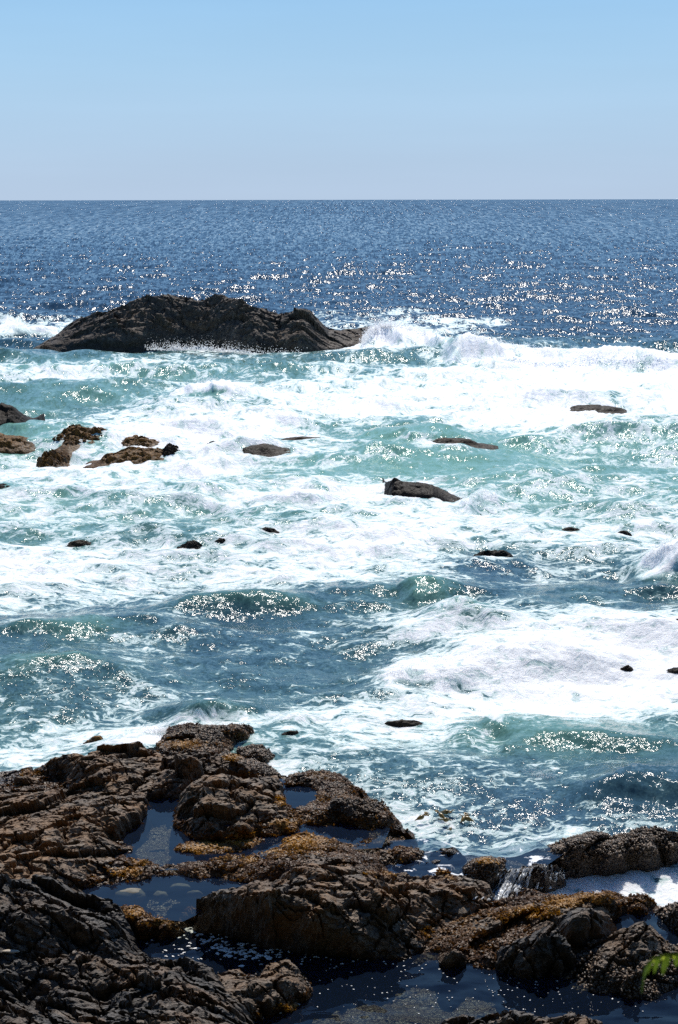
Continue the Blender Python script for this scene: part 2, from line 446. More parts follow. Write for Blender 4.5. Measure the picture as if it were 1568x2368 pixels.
outcrop('brown_outcrop', 'pale brown barnacled boulder with orange weed at the bottom, beside the foam flecked pool',
    [(500, 2250, .5), (520, 2241, .5), (546, 2238, .5), (564, 2249, .4), (595, 2247, .4), (610, 2233, .55), (630, 2219, .6), (665, 2221, .6), (682, 2237, .5), (691, 2255, .4), (708, 2275, .3), (712, 2307, .15), (688, 2315, .15), (676, 2333, .15), (636, 2341, .15), (601, 2344, .15), (584, 2356, .15), (590, 2400, .2), (560, 2400, .3), (550, 2330, .6), (515, 2290, .6)],
    [(530, 2265, .7), (560, 2275, .8), (600, 2265, .8), (640, 2240, .8), (660, 2270, .7), (690, 2290, .45), (620, 2300, .75), (580, 2310, .7), (650, 2320, .4), (600, 2328, .4)],
    rough=.85, grey=.05, mus=.35, weed=.5, wl=ZC)
outcrop('weedy_hummock', 'small rounded knob furred with golden weed between the two lower pools',
    [(277, 2099, .6), (312, 2094, .62), (335, 2113, .58), (347, 2119, .56), (367, 2117, .57), (396, 2129, .5), (416, 2146, .3), (428, 2154, .15), (419, 2162, .12), (361, 2168, .12), (306, 2168, .12), (290, 2130, .5)],
    [(305, 2108, .78), (325, 2128, .7), (360, 2133, .68), (390, 2143, .5), (340, 2150, .45), (310, 2150, .35)],
    rough=.5, mus=.4, weed=1.0, wl=ZB)
outcrop('central_ridge', 'long brown ridge with a deep black shadowed face above the foam flecked pool',
    [(398, 2122, .36), (420, 2104, .36), (440, 2094, .36), (477, 2086, .36), (503, 2079, .37), (549, 2062, .37), (592, 2053, .38), (607, 2044, .5), (641, 2030, .72), (665, 2014, .82), (694, 2002, .88), (737, 1996, .88), (789, 2002, .82), (850, 2010, .72), (896, 2012, .62), (936, 2012, .56), (962, 2024, .52), (1011, 2010, .42), (1055, 2018, .42), (1098, 2029, .42), (1130, 2044, .4), (1131, 2075, .28), (1122, 2090, .26), (1092, 2104, .28), (1043, 2130, .27), (991, 2177, .2), (936, 2216, .1), (880, 2218, .06), (838, 2221, .06), (751, 2211, .06), (680, 2206, .06), (636, 2200, .06), (578, 2183, .06), (500, 2163, .06), (468, 2158, .08), (430, 2139, .14)],
    [(440, 2114, .30), (462, 2120, .31), (485, 2113, .40), (514, 2106, .52), (566, 2100, .72), (601, 2086, .93), (627, 2092, .93), (665, 2078, 1.0), (691, 2087, .96), (700, 2112, .85), (717, 2138, .68), (748, 2150, .58), (786, 2148, .58), (829, 2176, .44), (868, 2192, .34), (905, 2205, .26),
     (560, 2080, .74), (650, 2050, .88), (700, 2040, .9), (780, 2040, .85), (780, 2090, .78), (850, 2060, .75), (850, 2120, .62), (950, 2060, .62), (950, 2120, .48), (900, 2160, .38), (1020, 2070, .52), (1000, 2130, .38), (1080, 2060, .48), (900, 2090, .68), (955, 2170, .28)],
    rough=.85, grey=.18, weed=.2, zs=1, wl=ZC, slope=4, rot=-.5, ax=1.3)
outcrop('weedy_ledge', 'low ledge of orange rockweed and barnacles dividing the upper pools from the middle pool',
    [(345, 2000, .62), (376, 2003, .62), (419, 1995, .63), (483, 1992, .63), (532, 1981, .63), (578, 1975, .63), (650, 1960, .63), (653, 1940, .64), (691, 1929, .64), (728, 1933, .64), (774, 1945, .63), (829, 1954, .62), (884, 1965, .6), (925, 1959, .55), (965, 1962, .5), (980, 1977, .45), (954, 1991, .45), (913, 1997, .45), (876, 1998, .5), (890, 2016, .7), (790, 2015, .95), (690, 2020, .95), (650, 2034, .6), (607, 2040, .54), (537, 2038, .53), (485, 2031, .53), (420, 2022, .54), (345, 2022, .55)],
    [(440, 2008, .68), (530, 2003, .74), (580, 1996, .78), (640, 1990, .84), (640, 2010, .80), (560, 2018, .66), (700, 1950, .78), (740, 1955, .84), (740, 1980, .92), (800, 1975, .85), (850, 1990, .8), (920, 1975, .62), (690, 1985, .9)],
    rough=.6, weed=.85, mus=.45, wl=ZA)
outcrop('middle_outcrop', 'blocky brown outcrop with two black shadowed faces and a tiny puddle on top',
    [(413, 1864, .7), (416, 1844, .8), (442, 1815, 1.1), (468, 1798, 1.1), (520, 1792, 1.05), (578, 1796, 1.0), (640, 1797, .85), (650, 1815, .74), (644, 1847, .72), (676, 1868, .74), (688, 1896, .64), (679, 1916, .62), (640, 1924, .6), (601, 1925, .6), (584, 1930, .6), (520, 1944, .6), (506, 1934, .6), (485, 1939, .6), (445, 1935, .58), (425, 1920, .58), (402, 1905, .58), (407, 1878, .62)],
    [(430, 1860, .95), (445, 1835, 1.15), (470, 1830, 1.25), (520, 1815, 1.2), (570, 1825, 1.15), (500, 1850, 1.1), (540, 1862, 1.02), (600, 1845, 1.05), (620, 1865, 1.0), (640, 1885, .85), (610, 1905, .75), (452, 1873, 1.08), (468, 1884, 1.1), (500, 1880, 1.06), (500, 1905, 1.0), (513, 1909, 1.0), (540, 1901, 1.04), (562, 1894, 1.06), (576, 1905, .95), (526, 1898, .97), (432, 1888, .70)],
    rough=.9, grey=.12, weed=.5, zs=.75, wl=ZA, slope=4)
outcrop('weed_mat', 'low ragged mat of golden weed breaking the surface of the deep blue pool',
    [(400, 1962, .615), (425, 1950, .62), (470, 1946, .62), (520, 1949, .62), (560, 1938, .63), (592, 1942, .63), (584, 1954, .62), (548, 1968, .615), (500, 1976, .61), (455, 1974, .61)],
    [(440, 1960, .66), (480, 1962, .63), (520, 1960, .68), (560, 1950, .70)], rough=.35, mus=.5, weed=1.0, wl=ZA, edge=.16)
outcrop('cracked_outcrop', 'dark cracked outcrop with black crevices behind the deep blue pool',
    [(376, 1742, 1.0), (416, 1740, 1.05), (462, 1739, 1.05), (497, 1746, 1.0), (537, 1757, .95), (578, 1780, .85), (590, 1795, .8), (540, 1790, .85), (500, 1789, .85), (468, 1792, .8), (430, 1815, .7), (412, 1846, .62), (376, 1852, .6), (345, 1850, .62), (340, 1836, .7), (363, 1792, .85), (390, 1760, 1.0)],
    [(434, 1765, 1.3), (460, 1760, 1.32), (395, 1778, 1.25), (425, 1785, 1.2), (450, 1780, 1.15), (500, 1768, 1.2), (540, 1778, 1.1), (400, 1810, .95), (420, 1805, .9), (375, 1815, .9), (385, 1835, .75), (360, 1838, .72)],
    rough=1.3, grey=.4, weed=.1, wl=ZA, slope=4)
outcrop('mussel_ledge', 'brown mussel crusted slope running down to the surf right of the cracked outcrop',
    [(497, 1744, .8), (520, 1738, .7), (549, 1750, .7), (592, 1759, .65), (624, 1772, .55), (647, 1792, .45), (600, 1800, .6), (570, 1792, .7), (530, 1765, .8)],
    [(560, 1768, .85), (600, 1775, .8), (620, 1785, .65)],
    rough=.6, mus=.8, weed=.5, wl=.2)
outcrop('mussel_rock', 'mussel covered rock at the seaward tip of the shelf, water streaming off its right end',
    [(368, 1718, .6), (381, 1697, .55), (393, 1680, .6), (419, 1674, .75), (451, 1670, .85), (474, 1680, .75), (514, 1680, .7), (561, 1674, .75), (581, 1688, .5), (578, 1705, .25), (560, 1722, .2), (546, 1734, .2), (529, 1737, .35), (480, 1742, .7), (420, 1738, .85), (376, 1740, .85)],
    [(430, 1690, .95), (455, 1685, .98), (500, 1698, .85), (555, 1688, .8), (540, 1710, .5), (440, 1715, .85), (490, 1720, .7), (400, 1705, .85), (400, 1725, .9)],
    rough=.6, mus=.95, weed=.55, zs=0.55, wl=.3)
outcrop('mussel_mound', 'low mussel covered mound trailing right into white water below the mussel rock',
    [(549, 1733, .35), (572, 1725, .5), (598, 1722, .55), (624, 1738, .4), (640, 1748, .25), (670, 1750, .12), (702, 1752, .1), (700, 1762, .03), (640, 1764, .1), (624, 1766, .15), (590, 1760, .35), (555, 1748, .35)],
    [(590, 1738, .62), (615, 1752, .4)], rough=.5, mus=1.0, weed=.1, wl=.3)
outcrop('seaweed_knob', 'little dark knob shaggy with weed standing alone in foam right of the low mussel mound',
    [(711, 1757, .25), (722, 1751, .32), (735, 1752, .34), (748, 1758, .3), (756, 1771, .1), (748, 1780, -.05), (732, 1778, -.05), (718, 1770, .05)],
    [(730, 1758, .42), (745, 1765, .3)], rough=.4, mus=1.0, weed=.3, wl=.4)
outcrop('seaward_ledge', 'rust brown weedy ledge stepping down to the sea right of the small upper pool',
    [(665, 1797, .7), (722, 1784, .5), (780, 1790, .45), (806, 1806, .5), (835, 1824, .4), (844, 1846, .5), (887, 1856, .55), (884, 1873, .4), (913, 1890, .25), (930, 1916, .2), (962, 1939, .15), (907, 1946, .45), (876, 1954, .5), (829, 1948, .62), (861, 1920, .63), (824, 1908, .63), (777, 1894, .63), (769, 1908, .63), (748, 1908, .63), (690, 1900, .63), (680, 1868, .7), (708, 1864, .74), (737, 1847, .74), (728, 1827, .74), (722, 1815, .74), (660, 1815, .73)],
    [(740, 1803, .82), (780, 1815, .9), (760, 1835, .88), (790, 1850, .98), (755, 1862, .98), (730, 1880, .85), (800, 1868, 1.0), (840, 1865, .95), (878, 1859, .8), (860, 1885, .85), (900, 1905, .6), (880, 1935, .55), (820, 1890, .85), (925, 1935, .35)],
    rough=.75, mus=.55, weed=.6, wl=ZA)
outcrop('channel_mound', 'low weedy mound awash in the overflow channel beneath the white surf line',
    [(1000, 1966, .45), (1010, 1960, .46), (1029, 1957, .48), (1055, 1962, .47), (1072, 1974, .42), (1050, 1978, .4), (1010, 1975, .4)], [(1035, 1965, .58)], rough=.5, mus=.9, weed=.4, wl=.5)
outcrop('channel_stone', 'tiny weedy stone in the overflow channel in front of the low weedy mound',
    [(985, 1994, .42), (1000, 1988, .44), (1020, 1986, .45), (1012, 1994, .42), (1000, 1998, .4)], [(1003, 1991, .52)], rough=.4, mus=.9, weed=.5, wl=.5)
outcrop('barnacle_mound', 'rounded mussel mound with golden weed on its crown left of the little waterfall',
    [(1066, 2006, .45), (1080, 1994, .55), (1092, 1989, .62), (1127, 1983, .65), (1156, 1989, .6), (1170, 2009, .5), (1168, 2023, .3), (1156, 2043, .15), (1142, 2054, .12), (1127, 2040, .4), (1095, 2026, .5)],
    [(1105, 2000, .78), (1130, 1998, .82), (1150, 2008, .7), (1130, 2020, .6), (1148, 2028, .4)], rough=.5, mus=1.0, weed=.4, wl=.45)
outcrop('waterfall_ledge', 'wet black ledge with thin strands of water running over it into the foaming channel',
    [(1170, 2010, .40), (1216, 2004, .42), (1259, 1997, .45), (1288, 2000, .42), (1303, 2018, .2), (1300, 2036, -.05), (1277, 2044, -.1), (1248, 2060, -.1), (1212, 2063, 0), (1181, 2077, .1), (1135, 2088, .12), (1132, 2066, .2), (1160, 2044, .2)],
    [(1200, 2020, .42), (1250, 2012, .48), (1285, 2012, .42), (1210, 2040, .22), (1265, 2028, .30), (1180, 2055, .22), (1215, 2053, .25)], rough=.7, mus=1.0, weed=.1, wl=.6)
outcrop('mussel_hump', 'big dark hump matted with mussels at the right edge, white channel in front of it',
    [(1225, 1984, .42), (1240, 1972, .45), (1259, 1960, .55), (1300, 1943, .75), (1335, 1932, .85), (1375, 1927, .9), (1410, 1932, .88), (1439, 1928, .95), (1502, 1914, 1.1), (1568, 1925, 1.05), (1760, 1950, .8), (1800, 2000, 0), (1568, 1988, -.05), (1531, 1993, -.05), (1462, 2008, -.05), (1369, 2016, -.05), (1346, 2022, -.05), (1306, 2018, 0), (1288, 1996, .35), (1259, 1989, .42)],
    [(1300, 1962, .8), (1350, 1950, 1.0), (1420, 1952, 1.0), (1500, 1935, 1.2), (1560, 1945, 1.1), (1300, 1970, .78), (1350, 1966, .95), (1420, 1968, .95), (1500, 1958, 1.1), (1560, 1962, 1.0)],
    rough=.8, mus=1.0, weed=.12, zs=.38, wl=.3)
outcrop('weed_terrace', 'gently sloping terrace of orange and olive weed below the foaming channel on the right',
    [(1092, 2106, .35), (1115, 2102, .35), (1153, 2085, .3), (1210, 2074, .35), (1213, 2062, .4), (1231, 2062, .4), (1254, 2070, .35), (1317, 2075, .3), (1335, 2066, .4), (1375, 2065, .42), (1413, 2062, .4), (1427, 2070, .3), (1444, 2076, .3), (1496, 2073, .35), (1517, 2093, .2), (1511, 2110, .1), (1488, 2117, .1), (1444, 2117, .1), (1421, 2132, .1), (1400, 2160, .2), (1340, 2230, .2), (1290, 2240, .2), (1200, 2230, .15), (1132, 2245, .1), (1078, 2228, .12), (1000, 2222, .1), (936, 2216, .1), (985, 2177, .25), (1043, 2132, .38)],
    [(1150, 2110, .48), (1220, 2095, .55), (1300, 2092, .6), (1380, 2085, .62), (1410, 2085, .55), (1480, 2092, .42), (1250, 2120, .6), (1180, 2140, .5), (1110, 2150, .42), (1060, 2160, .36), (1150, 2180, .35), (1020, 2200, .2), (1100, 2205, .25), (1300, 2140, .55)],
    rough=.7, mus=.35, weed=.75, wl=ZC)
outcrop('round_boulder', 'big rounded dark grey boulder resting on the weedy terrace',
    [(1288, 2127, .75), (1303, 2108, .95), (1332, 2097, 1.05), (1363, 2099, 1.05), (1392, 2107, .98), (1413, 2125, .8), (1423, 2145, .6), (1404, 2162, .5), (1369, 2173, .5), (1335, 2178, .55), (1311, 2166, .65), (1294, 2149, .7)],
    [(1340, 2110, 1.15), (1375, 2115, 1.12), (1360, 2135, 1.0), (1320, 2125, 1.05), (1395, 2135, .85), (1330, 2155, .78), (1380, 2155, .72)],
    rough=.5, grey=.85, zs=0.66, wl=-1, slope=5, fs=.8)
outcrop('fingered_outcrop', 'grey outcrop with finger like ribs above a black shadow, below the round boulder',
    [(1132, 2243, .15), (1144, 2202, .4), (1173, 2179, .55), (1216, 2166, .65), (1239, 2147, .75), (1285, 2134, .95), (1300, 2154, .8), (1311, 2180, .7), (1329, 2211, .5), (1311, 2234, .3), (1290, 2268, .12), (1231, 2266, .12), (1173, 2263, .12), (1138, 2258, .12)],
    [(1160, 2205, .62), (1200, 2182, .8), (1245, 2165, .95), (1285, 2155, 1.0), (1185, 2210, .6), (1225, 2200, .72), (1265, 2195, .72), (1215, 2228, .5), (1250, 2222, .5), (1290, 2215, .52), (1170, 2232, .4), (1205, 2250, .28), (1255, 2248, .25)],
    rough=1.2, grey=.8, zs=0.72, wl=ZC, slope=4, rot=.9, ax=2.4)
outcrop('barnacle_outcrop', 'broad brown barnacled outcrop with diagonal ribs at the right edge by the dark pool',
    [(1314, 2236, .2), (1346, 2196, .5), (1375, 2170, .6), (1407, 2162, .7), (1427, 2149, .85), (1462, 2134, .95), (1496, 2134, .95), (1517, 2155, .75), (1537, 2175, .6), (1568, 2192, .5), (1660, 2215, .3), (1700, 2250, .1), (1640, 2280, .12), (1568, 2288, .12), (1528, 2297, .12), (1508, 2321, .12), (1490, 2314, .12), (1433, 2309, .12), (1375, 2300, .12), (1314, 2284, .12), (1285, 2272, .12)],
    [(1440, 2160, 1.0), (1480, 2150, 1.08), (1400, 2185, .85), (1440, 2200, .85), (1500, 2190, .8), (1350, 2215, .6), (1400, 2225, .7), (1450, 2235, .62), (1540, 2220, .55), (1350, 2250, .4), (1320, 2265, .25), (1400, 2262, .45), (1480, 2260, .5), (1530, 2260, .4), (1440, 2282, .35), (1490, 2290, .3), (1380, 2285, .25)],
    rough=1.2, grey=.2, mus=.5, weed=.12, zs=0.62, wl=ZC, rot=.75, ax=2.2)
outcrop('angular_block', 'small angular brown block standing at the edge of the pool, left of the fingered outcrop',
    [(1005, 2222, .12), (1017, 2203, .3), (1040, 2190, .45), (1060, 2189, .48), (1078, 2208, .3), (1079, 2226, .14), (1063, 2241, .1), (1029, 2244, .1)],
    [(1050, 2198, .55), (1066, 2210, .42), (1035, 2212, .45), (1028, 2228, .25), (1055, 2226, .25)], rough=.7, grey=.2, weed=.2, wl=ZC, slope=5)
outcrop('dark_tip', 'rough dark rock breaking the water at the bottom edge right of centre',
    [(1020, 2366, .25), (1046, 2358, .25), (1100, 2353, .3), (1138, 2343, .35), (1158, 2338, .4), (1164, 2328, .5), (1196, 2322, .5), (1216, 2334, .42), (1239, 2358, .2), (1288, 2360, .2), (1303, 2354, .22), (1361, 2356, .22), (1385, 2370, .15), (1400, 2450, .15), (1000, 2450, .15)],
    [(1185, 2345, .62), (1150, 2365, .55), (1090, 2375, .5), (1320, 2370, .35), (1230, 2390, .5)], rough=1.0, grey=.6, wl=ZC)
outcrop('edge_rock', 'dark weedy rock at the right edge across the narrow blue inlet',
    [(1514, 2117, .1), (1522, 2100, .3), (1548, 2088, .45), (1568, 2088, .5), (1680, 2095, .5), (1740, 2150, .1), (1640, 2170, .1), (1568, 2156, .1), (1543, 2143, .1)],
    [(1560, 2105, .6), (1600, 2115, .6), (1560, 2128, .4)], rough=.8, mus=.6, weed=.15, wl=ZC)
outcrop('left_slab', 'low flat slab with a green stained notch at the far left of the shelf',
    [(-300, 1800, .3), (0, 1795, .4), (40, 1790, .5), (75, 1795, .6), (95, 1812, .6), (75, 1822, .6), (50, 1832, .75), (0, 1840, .8), (-300, 1860, .9)],
    [(20, 1808, .75), (60, 1806, .65), (-100, 1820, .9), (30, 1826, .65)], rough=.7, grey=.25, weed=.2, wl=.3)

LEAN = 0.7                                            # the rocks lean towards the shore: faces turned to the camera undercut
def lean(u, v, z):
    x, y = at(u, v, z)
    return x, y + LEAN * z
GX0, GX1, GY0, GY1 = -9.6, 9.6, 12.4, 31.5
NX, NY = 800, 760
gx = np.linspace(GX0, GX1, NX); gy = np.linspace(GY0, GY1, NY)
X, Y = np.meshgrid(gx, gy)
X = X.astype(np.float32); Y = Y.astype(np.float32)
shore_poly_uv = [(-900, 1800), (0, 1790), (200, 1755), (380, 1728), (560, 1745), (660, 1795), (800, 1815), (880, 1890), (950, 1955), (1060, 1975), (1250, 1972), (1290, 2000), (1240, 2062), (1330, 2085), (1440, 2100), (1520, 2110), (1700, 2125), (2300, 2170), (2600, 2700), (-1400, 2700)]
sx, sy = at([p[0] for p in shore_poly_uv], [p[1] for p in shore_poly_uv], 0.1)
SHORE = list(zip(sx, sy))
dsh = inside_dist(X, Y, SHORE)
u0, v0 = to_uv(X, Y, 0.3)
floor_lo = np.full(X.shape, ZC - 0.34)
wup = sstep(2095, 2040, v0 + 0.10 * (u0 - 500) * (u0 > 500)) * sstep(1330, 1150, u0)
base = floor_lo * (1 - wup) + (ZB - .27) * wup
base = base + 0.09 * fbm(X * 1.3, Y * 1.3, 900, 4) + 0.02 * facets(X, Y, 0.35, 903)
H = np.where(dsh > 0, base, np.maximum(base + dsh * 0.8, -1.6))
LAB = np.zeros(X.shape, np.int32)
TONE = np.zeros(X.shape, np.float32) + .5
ST = {k: np.zeros(X.shape, np.float32) for k in ('rough', 'grey', 'mus', 'weed', 'wl')}
ST['rough'][:] = .5; ST['mus'][:] = .35; ST['weed'][:] = .35; ST['wl'][:] = np.where(wup > .5, ZA, ZC)
edgen = fbm(X * 2.2, Y * 2.2, 50, 4)
edgen2 = fbm(X * 7.5, Y * 7.5, 57, 3)
for i, oc in enumerate(OUT):
    P = [lean(*p) for p in oc['poly']]; Z = [p[2] for p in oc['poly']]
    T = [lean(*p) for p in oc['tops']]; TZ = [p[2] for p in oc['tops']]
    A = np.array(P)
    m = (X > A[:, 0].min() - 1) & (X < A[:, 0].max() + 1) & (Y > A[:, 1].min() - 1) & (Y < A[:, 1].max() + 1)
    px, py = X[m], Y[m]
    d = inside_dist(px, py, P) + oc['edge'] * edgen[m] + 0.05 * edgen2[m]
    h = rbf(px, py, P + T, Z + TZ, 0.05)
    h = np.where(d > 0, h, h + d * oc['slope'])
    fsz = oc['fs']; R = oc['rough']
    fx, fy = px + 13.7 * i, py + 7.1 * i
    det = 0.30 * facets(fx, fy, 0.80 * fsz, 300 + i, ax=oc['ax'], rot=oc['rot'], off=.7) + 0.14 * facets(fx, fy, 0.32 * fsz, 340 + i, ax=oc['ax'], rot=oc['rot'] + .2, off=.8) + 0.034 * facets(fx, fy, 0.12 * fsz, 380 + i, ax=1.4, rot=oc['rot'])
    det = det + 0.022 * (ridged(fx * 1.8, fy * 1.8, 420 + i, 5) - .4) + 0.012 * fbm(fx * 6, fy * 6, 460 + i, 3)
    strat = (fx * math.sin(oc['rot']) + fy * math.cos(oc['rot'])) * 3.2 + 0.8 * fbm(fx * .9, fy * .9, 480 + i, 3)
    saw = strat - np.floor(strat)
    det = det + 0.055 * (saw ** 1.6 - .4) * (1 - oc['mus'])
    ca, sa = math.cos(oc['rot']), math.sin(oc['rot'])
    al, ac = fx * ca + fy * sa, -fx * sa + fy * ca
    cr1 = np.abs(perlin(al * .55 + .5 * perlin(al, ac, 440 + i), ac * 1.9, 430 + i)); cr2 = np.abs(perlin(al * 1.9, ac * 1.1 + .4 * perlin(al, ac * 2, 441 + i), 435 + i)); cr3 = np.abs(perlin(al * 2.2, ac * 5.5, 437 + i))
    det = det - (.22 * (1 - sstep(0, .05, cr1)) + .13 * (1 - sstep(0, .045, cr2)) + .06 * (1 - sstep(0, .055, cr3))) / .85
    c_, sn_ = math.cos(oc['rot'] + .2), math.sin(oc['rot'] + .2)
    tone_i = worley((fx * c_ + fy * sn_) / .30 / oc['ax'], (-fx * sn_ + fy * c_) / .30, 345 + i)[4]
    f1 = worley(px / 0.055, py / 0.055, 500)[0]
    lump = 0.030 * (0.5 - f1) + 0.035 * fbm(px * 9, py * 9, 510, 3)
    env = sstep(-.05, .25, d)
    h = h + det * .85 * R * (1 - .55 * oc['mus']) * (0.35 + 0.65 * env) + lump * oc['mus']
    better = h > H[m]
    Hm = H[m]; Hm[better] = h[better]; H[m] = Hm
    Lm = LAB[m]; Lm[better] = i + 1; LAB[m] = Lm
    Tm = TONE[m]; Tm[better] = tone_i[better]; TONE[m] = Tm
    for kk in ST:
        q = ST[kk][m]; q[better] = oc[kk]; ST[kk][m] = q

pcx, pcy = lean(529, 1897, .70)
pd = np.hypot((X - pcx) / 1.25, Y - pcy)
PUD_Z = float(np.percentile(H[pd < .13], 25)) - .02
H = np.where(pd < .30, np.where(pd < .14, np.minimum(H, PUD_Z - .05 * (1 - pd / .14)), np.where(pd < .3, np.maximum(H, np.where(pd < .22, PUD_Z + .015 + .05 * np.clip((pd - .14) / .08, 0, 1), -9)), H)), H)
# painted growth: patches of weed where they grow (u, v, ru, rv, amount) and level above water
WP = [(480, 1960, 70, 12, .9), (560, 1947, 40, 9, .9), (700, 1948, 60, 20, .9), (620, 1970, 70, 10, .8), (560, 1985, 40, 9, .7), (450, 1965, 40, 14, .9), (500, 1985, 60, 8, .6), (430, 1720, 45, 14, .9), (395, 1725, 60, 12, .5), (560, 1930, 40, 12, .8), (650, 1905, 40, 12, .6),
      (330, 1990, 30, 10, .9), (300, 2015, 30, 14, .8), (265, 2020, 20, 16, .5), (320, 2105, 40, 12, 1), (370, 2130, 40, 12, .8), (450, 2095, 30, 9, .9), (540, 1750, 40, 10, .6), (860, 1955, 60, 12, .6), (910, 1985, 50, 12, .5),
      (1120, 1992, 25, 8, .8), (1020, 2014, 40, 8, .7), (1040, 2030, 20, 8, .5), (1225, 2110, 70, 16, .9), (1300, 2085, 60, 16, .7), (1380, 2078, 60, 14, .6), (1170, 2120, 40, 18, .7), (1490, 2085, 30, 12, .5), (980, 2155, 25, 18, .6), (800, 1930, 40, 7, .8), (790, 1835, 40, 20, .35), (650, 1850, 20, 14, .7), (665, 2330, 25, 10, .9), (640, 2270, 30, 20, .35), (740, 1840, 14, 14, .7), (735, 1795, 40, 12, .3), (60, 1785, 50, 8, .7), (880, 2020, 60, 8, .5), (720, 2020, 1, 1, 0), (240, 1735, 20, 6, .4), (330, 1870, 20, 25, .25), (560, 1790, 60, 14, .4), (1130, 2140, 40, 20, .3)]
uu, vv = to_uv(X, Y - LEAN * H, H)
paint = np.zeros(X.shape, np.float32)
for (pu, pv, ru, rv, am) in WP:
    paint = np.maximum(paint, am * np.exp(-((uu - pu) / ru) ** 2 - ((vv - pv) / rv) ** 2).astype(np.float32) * 1.25)
nz = fbm(X * 1.7, Y * 1.7, 77, 4)
above = H - ST['wl']
band = sstep(.34, .03, above + .16 * nz)
weed = np.clip(np.maximum(paint, band * ST['weed'] * .85 + ST['weed'] * .22) + .25 * nz * ST['weed'], 0, 1)
mus = np.clip(ST['mus'] * (.55 + .45 * sstep(.7, .2, above)) + .3 * band * (ST['wl'] > -.5) + .2 * nz * ST['mus'], 0, 1)
wet = np.clip(sstep(.20, .0, above + .10 * nz) + .35 * mus * sstep(.6, .1, above) + .15 * weed, 0, 1)
grey = np.clip(ST['grey'] * (.85 + .3 * (TONE - .5)) + .40 * fbm(X * .8, Y * .8, 88, 3) + .45 * (TONE - .5) * (ST['mus'] < .5), 0, 1)
MIXA = np.stack([weed, mus, wet, grey], -1).reshape(-1, 4).astype(np.float32)
# sideways break-up so that faces undercut a little
jx = .045 * fbm(X * 4 + H * 5, Y * 4, 120, 3) + .02 * fbm(X * 13 + H * 14, Y * 13, 123, 2)
jy = .045 * fbm(X * 4, Y * 4 + H * 5, 126, 3) + .02 * fbm(X * 13, Y * 13 + H * 14, 129, 2) - LEAN * H
V3 = np.stack([X + jx, Y + jy, H], -1).reshape(-1, 3).astype(np.float32)
idx = np.arange(NX * NY).reshape(NY, NX)
quads = np.stack([idx[:-1, :-1], idx[:-1, 1:], idx[1:, 1:], idx[1:, :-1]], -1).reshape(-1, 4)
# every face belongs to one outcrop; little islands of a label are handed to the terrain
flab = np.max(np.stack([LAB[:-1, :-1], LAB[:-1, 1:], LAB[1:, 1:], LAB[1:, :-1]], -1), -1).reshape(-1)
def piece(name, sel, mat):
    f = quads[sel]
    used, inv = np.unique(f, return_inverse=True)
    return link_mesh(name, V3[used], inv.reshape(-1, 4), mat, False, None, {'mix': ('FLOAT_COLOR', MIXA[used])})
o = piece('shore_bedrock', flab == 0, M_ROCK); tag(o, kind='structure')
for i, oc in enumerate(OUT):
    o = piece(oc['name'], flab == i + 1, M_ROCK)
    tag(o, oc['label'], 'rock', 'outcrops of the rocky shore')

def ground_z(x, y):
    ix = np.clip(((np.asarray(x) - GX0) / (GX1 - GX0) * (NX - 1)).round().astype(int), 0, NX - 1)
    iy = np.clip(((np.asarray(y) - GY0) / (GY1 - GY0) * (NY - 1)).round().astype(int), 0, NY - 1)
    return H[iy, ix]

# ---------------------------------------------------------------- tide pools
def sheet(name, poly_uv, z, mat, step=0.12):
    P = [at(u, v, z) for u, v in poly_uv]
    me = bpy.data.meshes.new(name)
    me.from_pydata([(x, y, z) for x, y in P], [], [list(range(len(P)))])
    o = bpy.data.objects.new(name, me); COL.objects.link(o); me.materials.append(mat)
    if me.polygons[0].normal.z < 0: me.flip_normals()
    tag(o, kind='structure')
    return o
MP_A = pool_material('pool_water', C4(.68, .72, .64), .09, 2.0, .17)
MP_P = pool_material('puddle_water', C4(.45, .70, .70), .04, 2.0, .5)
MP_C = pool_material('pool_water_rippled', C4(.62, .66, .58), .46, 2.3, .12)
MP_D = pool_material('overflow_water', C4(.5, .6, .62), .34, 4.0, .25, .25)
sheet('tide_pool', [(250, 1945), (285, 1880), (320, 1852), (420, 1835), (430, 1900), (500, 1925), (600, 1910), (690, 1880), (740, 1890), (800, 1885), (900, 1915), (880, 1960), (800, 1965), (690, 1965), (560, 2000), (420, 2010), (340, 2012), (270, 2000)], ZA, MP_A)
sheet('tide_pool', [(640, 1800), (760, 1800), (760, 1868), (640, 1868)], .47, MP_A)
sheet('tide_pool', [(170, 2075), (210, 2035), (340, 2010), (640, 2018), (640, 2060), (480, 2100), (420, 2130), (300, 2115)], ZB, MP_A)
sheet('tide_pool', [(280, 2150), (420, 2120), (600, 2150), (960, 2190), (1100, 2190), (1300, 2220), (1400, 2130), (1440, 2100), (1540, 2105), (1800, 2140), (2000, 2700), (400, 2700), (380, 2260), (280, 2210)], ZC, MP_C)
sheet('tide_pool', [(862, 1968), (870, 1945), (1000, 1938), (1080, 1972), (1240, 1945), (1300, 1975), (1260, 2002), (1180, 2012), (1060, 2025), (960, 2030), (890, 2020)], ZD, MP_D)
sheet('puddle', [(505, 1906), (510, 1888), (535, 1882), (556, 1890), (552, 1906), (530, 1912)], PUD_Z, MP_P)

